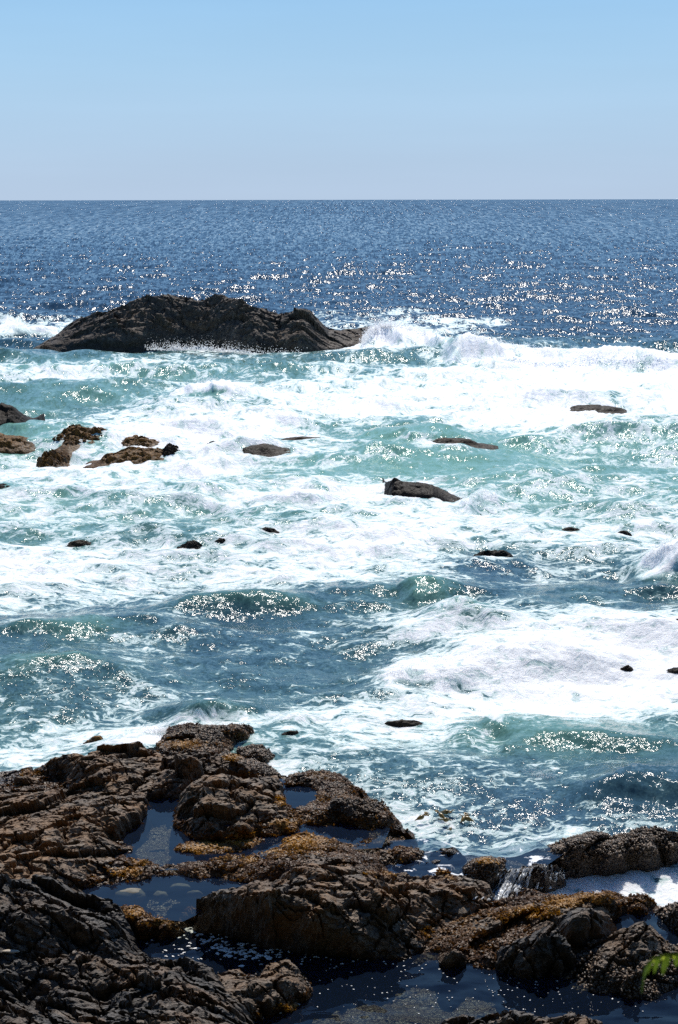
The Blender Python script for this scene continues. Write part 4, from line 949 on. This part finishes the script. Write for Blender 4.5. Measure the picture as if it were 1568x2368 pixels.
small('wash_rock', 'low brown weedy rock in white water left of the mussel rock', 190, 240, 1694, 1712, .3, .7, .4, .9, .5, seed=1350, rough=.5)

# ---------------------------------------------------------------- unseen wooded bluff under the camera, raised tall behind it to block sky light
def sky_block_bluff():
    xs = np.linspace(-70, 70, 120); ts = np.linspace(0, 1, 60)
    gx_, gt = np.meshgrid(xs, ts)
    prof_y = np.interp(gt, [0, .12, .2, .3, .55, 1], [7.5, 5.0, 1.5, -1.5, -5, -9])
    prof_z = np.interp(gt, [0, .12, .2, .3, .55, 1], [-1, 5.0, 7.6, 9.2, 18, 35])
    n = fbm(gx_ * .35, gt * 9, 990, 4)
    yy = prof_y + 1.2 * n * sstep(.15, .5, gt) - .02 * 0 * gx_; zz = prof_z + .4 * fbm(gx_ * .9, gt * 20, 993, 3)
    ny, nx = gx_.shape; ii = np.arange(nx * ny).reshape(ny, nx)
    f = np.stack([ii[:-1, :-1], ii[:-1, 1:], ii[1:, 1:], ii[1:, :-1]], -1).reshape(-1, 4)
    m = simple('sky_block_growth', (.020, .027, .012), .9, .5, 1.5)
    tag(link_mesh('sky_block_bluff', np.stack([gx_, yy, zz], -1).reshape(-1, 3), f, m), kind='structure')
sky_block_bluff()

# EXTRA: growth, flecks, spray and small things
VN = np.zeros_like(V3); 
def grid_normals():
    P = V3.reshape(NY, NX, 3)
    du = np.gradient(P, axis=1); dv = np.gradient(P, axis=0)
    n = np.cross(du, dv); n /= np.linalg.norm(n, axis=2, keepdims=True) + 1e-9
    return n.reshape(-1, 3)
VN = grid_normals()
wl_flat = ST['wl'].reshape(-1)

def scatter_pick(weight, count):
    w = np.clip(weight, 0, None).astype(float)
    w[V3[:, 1] > 30] = 0
    pu, pv = to_uv(V3[:, 0], V3[:, 1], V3[:, 2])
    w[(pu < -250) | (pu > 1820) | (pv > 2480)] = 0
    w *= np.clip(V3[:, 1] / 25.0, 0, 2) ** 1.0
    return RNG.choice(len(w), size=count, p=w / w.sum())

def rockweed():
    wgt = sstep(.36, .75, weed.reshape(-1)) * (V3[:, 2] > wl_flat - .06)
    k = scatter_pick(wgt, 42000)
    p = V3[k] + RNG.normal(0, .012, (len(k), 3)).astype(np.float32) * [1, 1, .3]
    n = VN[k]
    nb = 3
    p = np.repeat(p, nb, 0); n = np.repeat(n, nb, 0); m = len(p)
    ang = RNG.random(m) * 6.283
    t = np.stack([np.cos(ang), np.sin(ang), np.zeros(m)], 1)
    t -= n * (t * n).sum(1, keepdims=True); t /= np.linalg.norm(t, axis=1, keepdims=True) + 1e-9
    b = np.cross(n, t)
    L = (.025 + .040 * RNG.random(m))[:, None]; W = (.006 + .007 * RNG.random(m))[:, None]
    lift = (.004 + .016 * RNG.random(m))[:, None]
    rows = [p - b * W * .6, p + b * W * .6, p + t * L * .5 + n * lift + b * W, p + t * L * .5 + n * lift - b * W, p + t * L + n * (lift * .4) + b * W * 1.2 + t * .01, p + t * L + n * (lift * .4) - b * W * 1.2]
    v = np.stack(rows, 1).reshape(-1, 3)
    o = np.arange(m)[:, None] * 6
    f = np.concatenate([o + [0, 1, 2, 3], o + [3, 2, 4, 5]], 0)
    tone = np.repeat(np.repeat(RNG.random(len(k)), nb), 6)
    big = fbm(v[:, 0] * .8, v[:, 1] * .8, 930, 3)
    gold = np.repeat(np.repeat(np.clip(paint.reshape(-1)[k], 0, 1), nb), 6)
    tone = np.clip(tone * .45 + .10 + big * .45 + .60 * gold, 0, 1)
    q = NT('rockweed')
    a = q.attr('tone').outputs['Fac']
    rmp = q.n('ValToRGB')
    for i, (ps, c) in enumerate([(0, (.030, .012, .003)), (.5, (.125, .050, .007)), (1.0, (.42, .200, .016))]):
        e = rmp.color_ramp.elements[i] if i < 2 else rmp.color_ramp.elements.new(ps)
        e.position = ps; e.color = (*c, 1)
    q.set(rmp.inputs[0], a)
    pb = q.n('BsdfPrincipled', ins={'Base Color': rmp.outputs[0], 'Roughness': .55})
    tl = q.n('BsdfTranslucent', ins={'Color': rmp.outputs[0]})
    ms = q.n('MixShader', ins={0: .3}); q.t.links.new(pb.outputs[0], ms.inputs[1]); q.t.links.new(tl.outputs[0], ms.inputs[2])
    q.surf(ms.outputs[0])
    ob = link_mesh('rockweed', v, f, q.m, False, None, {'tone': ('FLOAT', tone)})
    tag(ob, 'golden brown rockweed growing over the wet rocks by the pools', 'seaweed', None, 'stuff')
rockweed()

OCT = np.array([(1, 0, 0), (-1, 0, 0), (0, 1, 0), (0, -1, 0), (0, 0, 1), (0, 0, -1)], np.float32)
OCTF = np.array([(0, 2, 4), (2, 1, 4), (1, 3, 4), (3, 0, 4), (2, 0, 5), (1, 2, 5), (3, 1, 5), (0, 3, 5)])
def specks(name, pts, size, mat, squash=None, frames=None, attrs=None):
    m = len(pts)
    if frames is None:
        a = RNG.normal(size=(m, 3)); a /= np.linalg.norm(a, axis=1, keepdims=True)
        b = np.cross(a, RNG.normal(size=(m, 3))); b /= np.linalg.norm(b, axis=1, keepdims=True)
        c = np.cross(a, b)
    else: a, b, c = frames
    sq = squash if squash is not None else np.ones((m, 3))
    v = pts[:, None, :] + (OCT[None, :, 0:1] * a[:, None] * sq[:, 0:1, None] + OCT[None, :, 1:2] * b[:, None] * sq[:, 1:2, None] + OCT[None, :, 2:3] * c[:, None] * sq[:, 2:3, None]) * np.asarray(size).reshape(-1, 1, 1)
    f = (np.arange(m)[:, None, None] * 6 + OCTF[None]).reshape(-1, 3)
    at_ = None
    if attrs is not None: at_ = {'tone': ('FLOAT', np.repeat(attrs, 6))}
    return link_mesh(name, v.reshape(-1, 3), f, mat, True, None, at_)

def mussels():
    wgt = sstep(.45, .9, mus.reshape(-1)) * (V3[:, 2] > wl_flat - .12) * (1 - .6 * sstep(.5, .8, weed.reshape(-1)))
    k = scatter_pick(wgt, 34000)
    p = V3[k] + VN[k] * .006
    n = VN[k] + RNG.normal(0, .35, (len(k), 3)); n /= np.linalg.norm(n, axis=1, keepdims=True)
    t = np.cross(n, RNG.normal(size=(len(k), 3))); t /= np.linalg.norm(t, axis=1, keepdims=True)
    b = np.cross(n, t)
    sz = .012 + .020 * RNG.random(len(k)) ** 1.5
    q = NT('mussel_shell'); a = q.attr('tone').outputs['Fac']
    rmp = q.n('ValToRGB')
    for i, (ps, c) in enumerate([(0, (.018, .012, .008)), (.55, (.072, .043, .022)), (.8, (.15, .092, .048)), (1.0, (.29, .20, .13))]):
        e = rmp.color_ramp.elements[i] if i < 2 else rmp.color_ramp.elements.new(ps)
        e.position = ps; e.color = (*c, 1)
    q.set(rmp.inputs[0], a)
    pb = q.n('BsdfPrincipled', ins={'Base Color': rmp.outputs[0], 'Roughness': .55}); q.surf(pb.outputs[0])
    o = specks('mussel_bed', p, sz, q.m, np.stack([np.full(len(k), 1.3), np.full(len(k), .75), np.full(len(k), .9)], 1), (t, b, n), RNG.random(len(k)) ** 1.3)
    tag(o, 'dark mussels and barnacles crowding the wet rocks along the shore', 'mussels', None, 'stuff')
mussels()

# foam flecks drifting on the lowest pool
M_FLECK = simple('fleck_foam', (.78, .77, .74), .6, .08, 30)
def flecks():
    pts = []
    def line(a, b, n, su, sv, s0, s1):
        for i in range(n):
            t = random.random()
            pts.append((a[0] + (b[0] - a[0]) * t + random.gauss(0, su), a[1] + (b[1] - a[1]) * t + random.gauss(0, sv), random.uniform(s0, s1)))
    line((430, 2142), (470, 2156), 26, 8, 4, .02, .055)
    line((470, 2165), (620, 2225), 70, 26, 14, .012, .05)
    line((520, 2190), (640, 2215), 30, 30, 10, .012, .05)
    line((380, 2180), (520, 2200), 50, 40, 20, .010, .03)
    line((600, 2190), (720, 2200), 26, 20, 8, .012, .03)
    line((650, 2210), (1000, 2235), 40, 30, 10, .006, .02)
    line((700, 2280), (1300, 2320), 110, 60, 30, .004, .013)
    line((1000, 2250), (1450, 2330), 40, 40, 20, .004, .013)
    line((580, 2340), (700, 2320), 26, 14, 12, .010, .035)
    line((350, 2165), (430, 2160), 16, 20, 8, .01, .03)
    vs, fs = [], []
    for (u, v, sz) in pts:
        x, y = at(u, v, ZC)
        if ground_z(x, y + LEAN * ZC) > ZC - .01: continue
        n = 9; b0 = len(vs); el = random.uniform(.4, .75); ro = random.gauss(0, .35)
        ring = []
        for j in range(n):
            a = j / n * 6.283; r = sz * (1 + .35 * math.sin(2 * a + ro * 9) + .2 * math.sin(3 * a + ro * 17))
            ring.append((r * math.cos(a), r * el * math.sin(a)))
        for k, (f, dz) in enumerate([(1, .003), (.8, .010)]):
            for (px, py) in ring:
                vs.append((x + f * (px * math.cos(ro) - py * math.sin(ro)), y + f * (px * math.sin(ro) + py * math.cos(ro)), ZC + dz))
        fs.append(list(range(b0 + n, b0 + 2 * n)))
        for j in range(n): fs.append([b0 + j, b0 + (j + 1) % n, b0 + n + (j + 1) % n, b0 + n + j])
    tag(link_mesh('foam_flecks', vs, fs, M_FLECK, False), 'white foam flecks drifting over the dark lower pool', 'foam', None, 'stuff')
flecks()

# spray thrown up by breaking waves
def spray_mat():
    q = NT('spray')
    d = q.n('BsdfDiffuse', ins={'Color': C4(.97, .97, .97)}); t = q.n('BsdfTranslucent', ins={'Color': C4(.97, .97, .97)})
    m = q.n('MixShader', ins={0: .75}); q.t.links.new(d.outputs[0], m.inputs[1]); q.t.links.new(t.outputs[0], m.inputs[2])
    tr = q.n('BsdfTransparent'); m2 = q.n('MixShader', ins={0: .35}); q.t.links.new(m.outputs[0], m2.inputs[1]); q.t.links.new(tr.outputs[0], m2.inputs[2]); q.surf(m2.outputs[0])
    return q.m
M_SPRAY = spray_mat()
def spray(label, crest, n, up, back, size, drift=0.0):
    """crest: (u, v, z) line the drops leave from; up: how high they fly; back: how far they spread to and fro"""
    cu, cv, cz = [np.array([c[i] for c in crest], float) for i in range(3)]
    t = RNG.random(n) * (len(crest) - 1); i = t.astype(int); fr = t - i
    u = cu[i] * (1 - fr) + cu[i + 1] * fr; v = cv[i] * (1 - fr) + cv[i + 1] * fr; z = cz[i] * (1 - fr) + cz[i + 1] * fr
    x, y = at(u, v, z)
    clump = .35 + .9 * np.clip(.5 + perlin(x / .6, y * 0 + len(crest), 950) * 1.2, 0, 1)
    e = RNG.exponential(1.0, n)
    dz = np.minimum(e * .30, 1.15) * up * clump
    pts = np.stack([x + RNG.normal(0, .12, n) + drift * dz, y + RNG.normal(0, back, n) * (.5 + dz / up), z - .12 * up + dz], 1).astype(np.float32)
    sz = size * (.35 + .65 * RNG.random(n)) * np.clip(1.15 - dz / (1.3 * up), .25, 1)
    tag(specks('sea_spray', pts, sz, M_SPRAY), label, 'spray', 'spray over breaking waves', 'stuff')
spray('white spray bursting against the right end of the islet', [(838, 790, .4), (858, 765, .9), (880, 752, 1.2), (905, 752, 1.25), (940, 762, 1.0), (985, 770, .8)], 3600, 1.1, .5, .045)
spray('spray along the crest of the long breaker right of the islet', [(1050, 800, .9), (1080, 782, 1.4), (1130, 786, 1.3), (1200, 803, 1.0), (1300, 814, .8), (1450, 816, .8), (1600, 826, .6)], 2600, .5, .4, .04)
spray('low white spray at the foot of the islet front', [(340, 804, .0), (400, 806, .15), (420, 806, .15), (470, 806, .1), (520, 809, .05), (580, 816, .0), (700, 820, .0)], 2250, .9, .3, .05)
spray('spray over the whitewater left of centre behind the reef', [(400, 912, .1), (440, 894, .4), (480, 880, .8), (520, 884, .7), (600, 898, .3), (660, 906, .1)], 1800, .55, .3, .03)
spray('spray on the front of the near whitewater on the right', [(870, 1560, .15), (920, 1538, .35), (1000, 1528, .45), (1100, 1510, .5), (1250, 1502, .4)], 900, .3, .2, .014)
spray('thin slanting splash thrown up in the near water on the right', [(1228, 1790, .1), (1250, 1800, .15), (1270, 1808, .12), (1290, 1815, .05)], 1300, .42, .05, .009, -.5)
spray('white burst beside the mussel rock', [(300, 1700, .05), (340, 1692, .2), (380, 1684, .3), (395, 1690, .25)], 2000, .28, .12, .012)
spray('spray over the small breaker at the right edge', [(1490, 1290, .2), (1515, 1268, .5), (1550, 1250, .7), (1620, 1244, .7)], 700, .35, .2, .02)
spray('spray beside the black rock with the wet tail', [(1060, 1170, .1), (1085, 1148, .3), (1110, 1134, .4), (1150, 1140, .2)], 350, .3, .15, .02)

# bull kelp floats by the seaward ledge
M_KELP = simple('kelp', (.16, .105, .02), .3, .35, 20, .5)
def kelp():
    rings = []; vs = []; fs = []
    prof = [(-.11, .008), (-.07, .014), (-.03, .030), (.02, .046), (.06, .044), (.09, .028), (.105, .004)]
    for (px, r) in prof:
        for j in range(10):
            a = j / 10 * 6.283; vs.append((px, r * math.cos(a), r * math.sin(a)))
    for i in range(len(prof) - 1):
        for j in range(10): fs.append((i * 10 + j, i * 10 + (j + 1) % 10, (i + 1) * 10 + (j + 1) % 10, (i + 1) * 10 + j))
    root = bpy.data.objects.new('kelp_float', None); COL.objects.link(root)
    link_mesh('bulb', vs, fs, M_KELP, True, root)
    bv, bf = [], []
    for b in range(4):
        a0 = -.6 + .4 * b; o = len(bv)
        for i in range(7):
            t = i / 6; x = .10 + .11 * t; y = math.sin(a0) * .11 * t + .02 * math.sin(9 * t + b); z = .01 + .012 * math.sin(7 * t + b); w = .022 * math.sin(math.pi * (.15 + .8 * t))
            bv += [(x, y - w, z), (x, y + w, z + .004), (x, y, z - .006)]
        for i in range(6):
            for q in range(3): bf.append((o + i * 3 + q, o + i * 3 + (q + 1) % 3, o + i * 3 + 3 + (q + 1) % 3, o + i * 3 + 3 + q))
    link_mesh('blades', bv, bf, M_KELP, True, root)
    return root
k0 = kelp()
for i, (u, v, lab) in enumerate([(968, 1893, 'kelp float nearest the rust brown ledge, leftmost of the cluster'), (1020, 1889, 'kelp float in the middle of the white foam patch'), (1031, 1897, 'yellowish kelp float just in front of the one in the foam patch'), (1026, 1879, 'dark kelp float farthest out to sea in the cluster'), (1068, 1897, 'dark kelp float in a close pair at the right of the cluster'), (1082, 1896, 'yellow brown kelp float ending the cluster on the right'), (1040, 1918, 'small golden kelp float nearest the camera')]):
    o = k0
    if i:
        o = k0.copy(); COL.objects.link(o)
        for ch in k0.children:
            c = ch.copy(); COL.objects.link(c); c.parent = o
    x, y = at(u, v, .06)
    o.location = (x, y, .075); o.rotation_euler = (.2, -.25, i * 1.7 + .5); o.scale = (.85,) * 3 if i != 6 else (.6,) * 3
    tag(o, lab, 'kelp', 'kelp floats in the foam')

# pale stones lying under the middle pool
M_STONE = simple('pool_stone', (.17, .155, .12), .7, .35, 9)
def stone(name, u, v, z, r, label, mat=M_STONE, seed=0):
    vs, fs = [], []
    n, m = 12, 20
    for i in range(n + 1):
        for j in range(m):
            a, b = math.pi * i / n, 2 * math.pi * j / m
            p = Vector((math.sin(a) * math.cos(b), math.sin(a) * math.sin(b), math.cos(a)))
            k = 1 + .16 * float(perlin(p.x * 1.6 + seed, p.y * 1.6 + p.z, 970)) + .07 * float(perlin(p.x * 4 + seed, p.y * 4 + p.z * 3, 971))
            vs.append((p.x * r[0] * k, p.y * r[1] * k, p.z * r[2] * k))
    for i in range(n):
        for j in range(m): fs.append((i * m + j, (i + 1) * m + j, (i + 1) * m + (j + 1) % m, i * m + (j + 1) % m))
    o = link_mesh(name, vs, fs, mat, True)
    x, y = at(u, v, z); o.location = (x, y, z)
    return tag(o, label, 'stone')
stone('pool_stone', 300, 2070, ZB - .08, (.22, .13, .10), 'long pale stone under the middle pool, leftmost and largest', seed=1)
stone('pool_stone', 368, 2071, ZB - .11, (.11, .08, .07), 'rounded greenish stone under the middle pool right of the long one', seed=5)
stone('pool_stone', 448, 2067, ZB - .11, (.12, .05, .06), 'thin pale stone under the right half of the middle pool', seed=9)
stone('pool_stone', 415, 2050, ZB - .10, (.16, .06, .05), 'flat pale stone under the far side of the middle pool', seed=13)
stone('cobble', 186, 2075, .46, (.045, .04, .045), 'small round dark cobble perched where the charcoal outcrop meets the middle pool', simple('cobble', (.05, .048, .045), .7, .3, 30), 17)
stone('shell_fragment', 22, 2198, float(ground_z(*lean(22, 2198, .8))) + .02, (.11, .035, .02), 'pale bone coloured fragment lying on the charcoal outcrop at the left edge', simple('shell', (.42, .36, .28), .6, .2, 20), 21)

# water running over the ledge into the channel
def falls():
    q = NT('running_water')
    pos = q.n('NewGeometry').outputs['Position']
    d = q.n('BsdfPrincipled', ins={'Base Color': C4(.75, .78, .8), 'Roughness': .15}); t = q.n('BsdfTransparent')
    n = q.noise(q.vmath('MULTIPLY', pos, (18, 18, 3)), 1.0, 3, .6).outputs['Fac']
    m = q.n('MixShader'); q.set(m.inputs[0], q.mapr(n, .42, .62, .15, .9)); q.t.links.new(t.outputs[0], m.inputs[1]); q.t.links.new(d.outputs[0], m.inputs[2]); q.surf(m.outputs[0])
    rs = random.Random(4); vs, fs = [], []
    runs = [((1262, 2001), (1246, 2056), 6, 10), ((1284, 2004), (1274, 2042), 5, 7), ((1296, 2006), (1298, 2034), 4, 5), ((1190, 2010), (1150, 2080), 22, 16), ((1215, 2008), (1185, 2062), 12, 14), ((1170, 2020), (1140, 2082), 10, 8)]
    for (a, b, cnt, sp) in runs:
        for c in range(cnt):
            du = rs.gauss(0, sp); w = rs.uniform(.006, .020); o = len(vs); N = 14
            for i in range(N):
                t = i / (N - 1); u = a[0] + (b[0] - a[0]) * t + du * (.6 + .6 * t) + rs.gauss(0, 1.2); v = a[1] + (b[1] - a[1]) * t
                z = .27 - .31 * t
                for _ in range(4):                       # settle the strand onto the rock below it
                    x, y = at(u, v, z); z = .5 * z + .5 * float(ground_z(x, y + LEAN * z))
                x, y = at(u, v, z)
                ww = w * (.6 + .8 * t)
                for (ox, oy, oz) in ((-ww, -.03, .020), (0, -.05, .030), (ww, -.03, .020), (0, -.01, .004)): vs.append((x + ox, y + oy, z + oz))
            for i in range(N - 1):
                for j in range(4): fs.append((o + i * 4 + j, o + i * 4 + (j + 1) % 4, o + i * 4 + 4 + (j + 1) % 4, o + i * 4 + 4 + j))
    tag(link_mesh('waterfall', vs, fs, q.m, True), 'thin white strands of water pouring over the wet ledge into the channel', 'water', None, 'stuff')
falls()

# fern arching into the lower right corner, close to the lens
def fern():
    T = 2.1
    def pt(u, v, t=T):
        a, b, c = ray(u, v); return Vector((float(a), float(b), float(c))) * t + Vector((0, 0, CAMH))
    path = [Vector((1.15, 1.35, 7.7)), Vector((1.05, 1.7, 8.4)), pt(2050, 2500), pt(1850, 2290), pt(1700, 2222), pt(1610, 2205), pt(1568, 2208), pt(1530, 2210), pt(1502, 2222), pt(1489, 2240), pt(1485, 2262), pt(1481, 2290)]
    # smooth
    pts = []
    for i in range(len(path) - 1):
        p0, p1, p2, p3 = path[max(i - 1, 0)], path[i], path[i + 1], path[min(i + 2, len(path) - 1)]
        for j in range(6):
            t = j / 6
            pts.append(.5 * ((2 * p1) + (p2 - p0) * t + (2 * p0 - 5 * p1 + 4 * p2 - p3) * t * t + (3 * p1 - p0 - 3 * p2 + p3) * t ** 3))
    pts.append(path[-1])
    mS = simple('fern_stem', (.38, .44, .06), .5, .2, 40); mL = simple('fern_leaf', (.48, .56, .06), .45, .25, 60, .4, .5)
    root = bpy.data.objects.new('fern', None); COL.objects.link(root); root.location = path[0]
    vs, fs = [], []
    for i, p in enumerate(pts):
        r = .004 * (1 - .75 * i / len(pts))
        for j in range(6):
            a = j / 6 * 6.283; vs.append(p - path[0] + Vector((math.cos(a) * r, 0, math.sin(a) * r)))
    for i in range(len(pts) - 1):
        for j in range(6): fs.append((i * 6 + j, i * 6 + (j + 1) % 6, i * 6 + 6 + (j + 1) % 6, i * 6 + 6 + j))
    link_mesh('stem', vs, fs, mS, True, root)
    lv, lf = [], []
    rs = random.Random(3)
    for i in range(20, len(pts) - 1, 4):
        for k in range(2):
            side = 1 if k else -1
            p = pts[i] + (pts[i + 1] - pts[i]) * (.5 * k)
            f = (i - 20) / (len(pts) - 21); L = (.020 * (1 - f) + .006) * rs.uniform(.5, 1.3)
            t = (pts[i + 1] - pts[i]).normalized()
            d = (Vector((.25 * side, .9 * side, -.45)) + t * .35 + Vector((0, 0, -.35))).normalized()
            w = t * .0060 * (1.15 - .6 * f)
            o = len(lv); c = p - path[0]
            for q, ww in ((0, .4), (.3, 1), (.65, .8), (1, .12)):
                e = c + d * L * q + Vector((0, 0, -L * .35 * q * q))
                lv += [e - w * ww, e + w * ww]
            for q in range(3): lf.append((o + q * 2, o + q * 2 + 1, o + q * 2 + 3, o + q * 2 + 2))
    link_mesh('foliage', lv, lf, mL, True, root)
    tag(root, 'blurred lime green fern tip arching in at the lower right corner', 'fern')
fern()
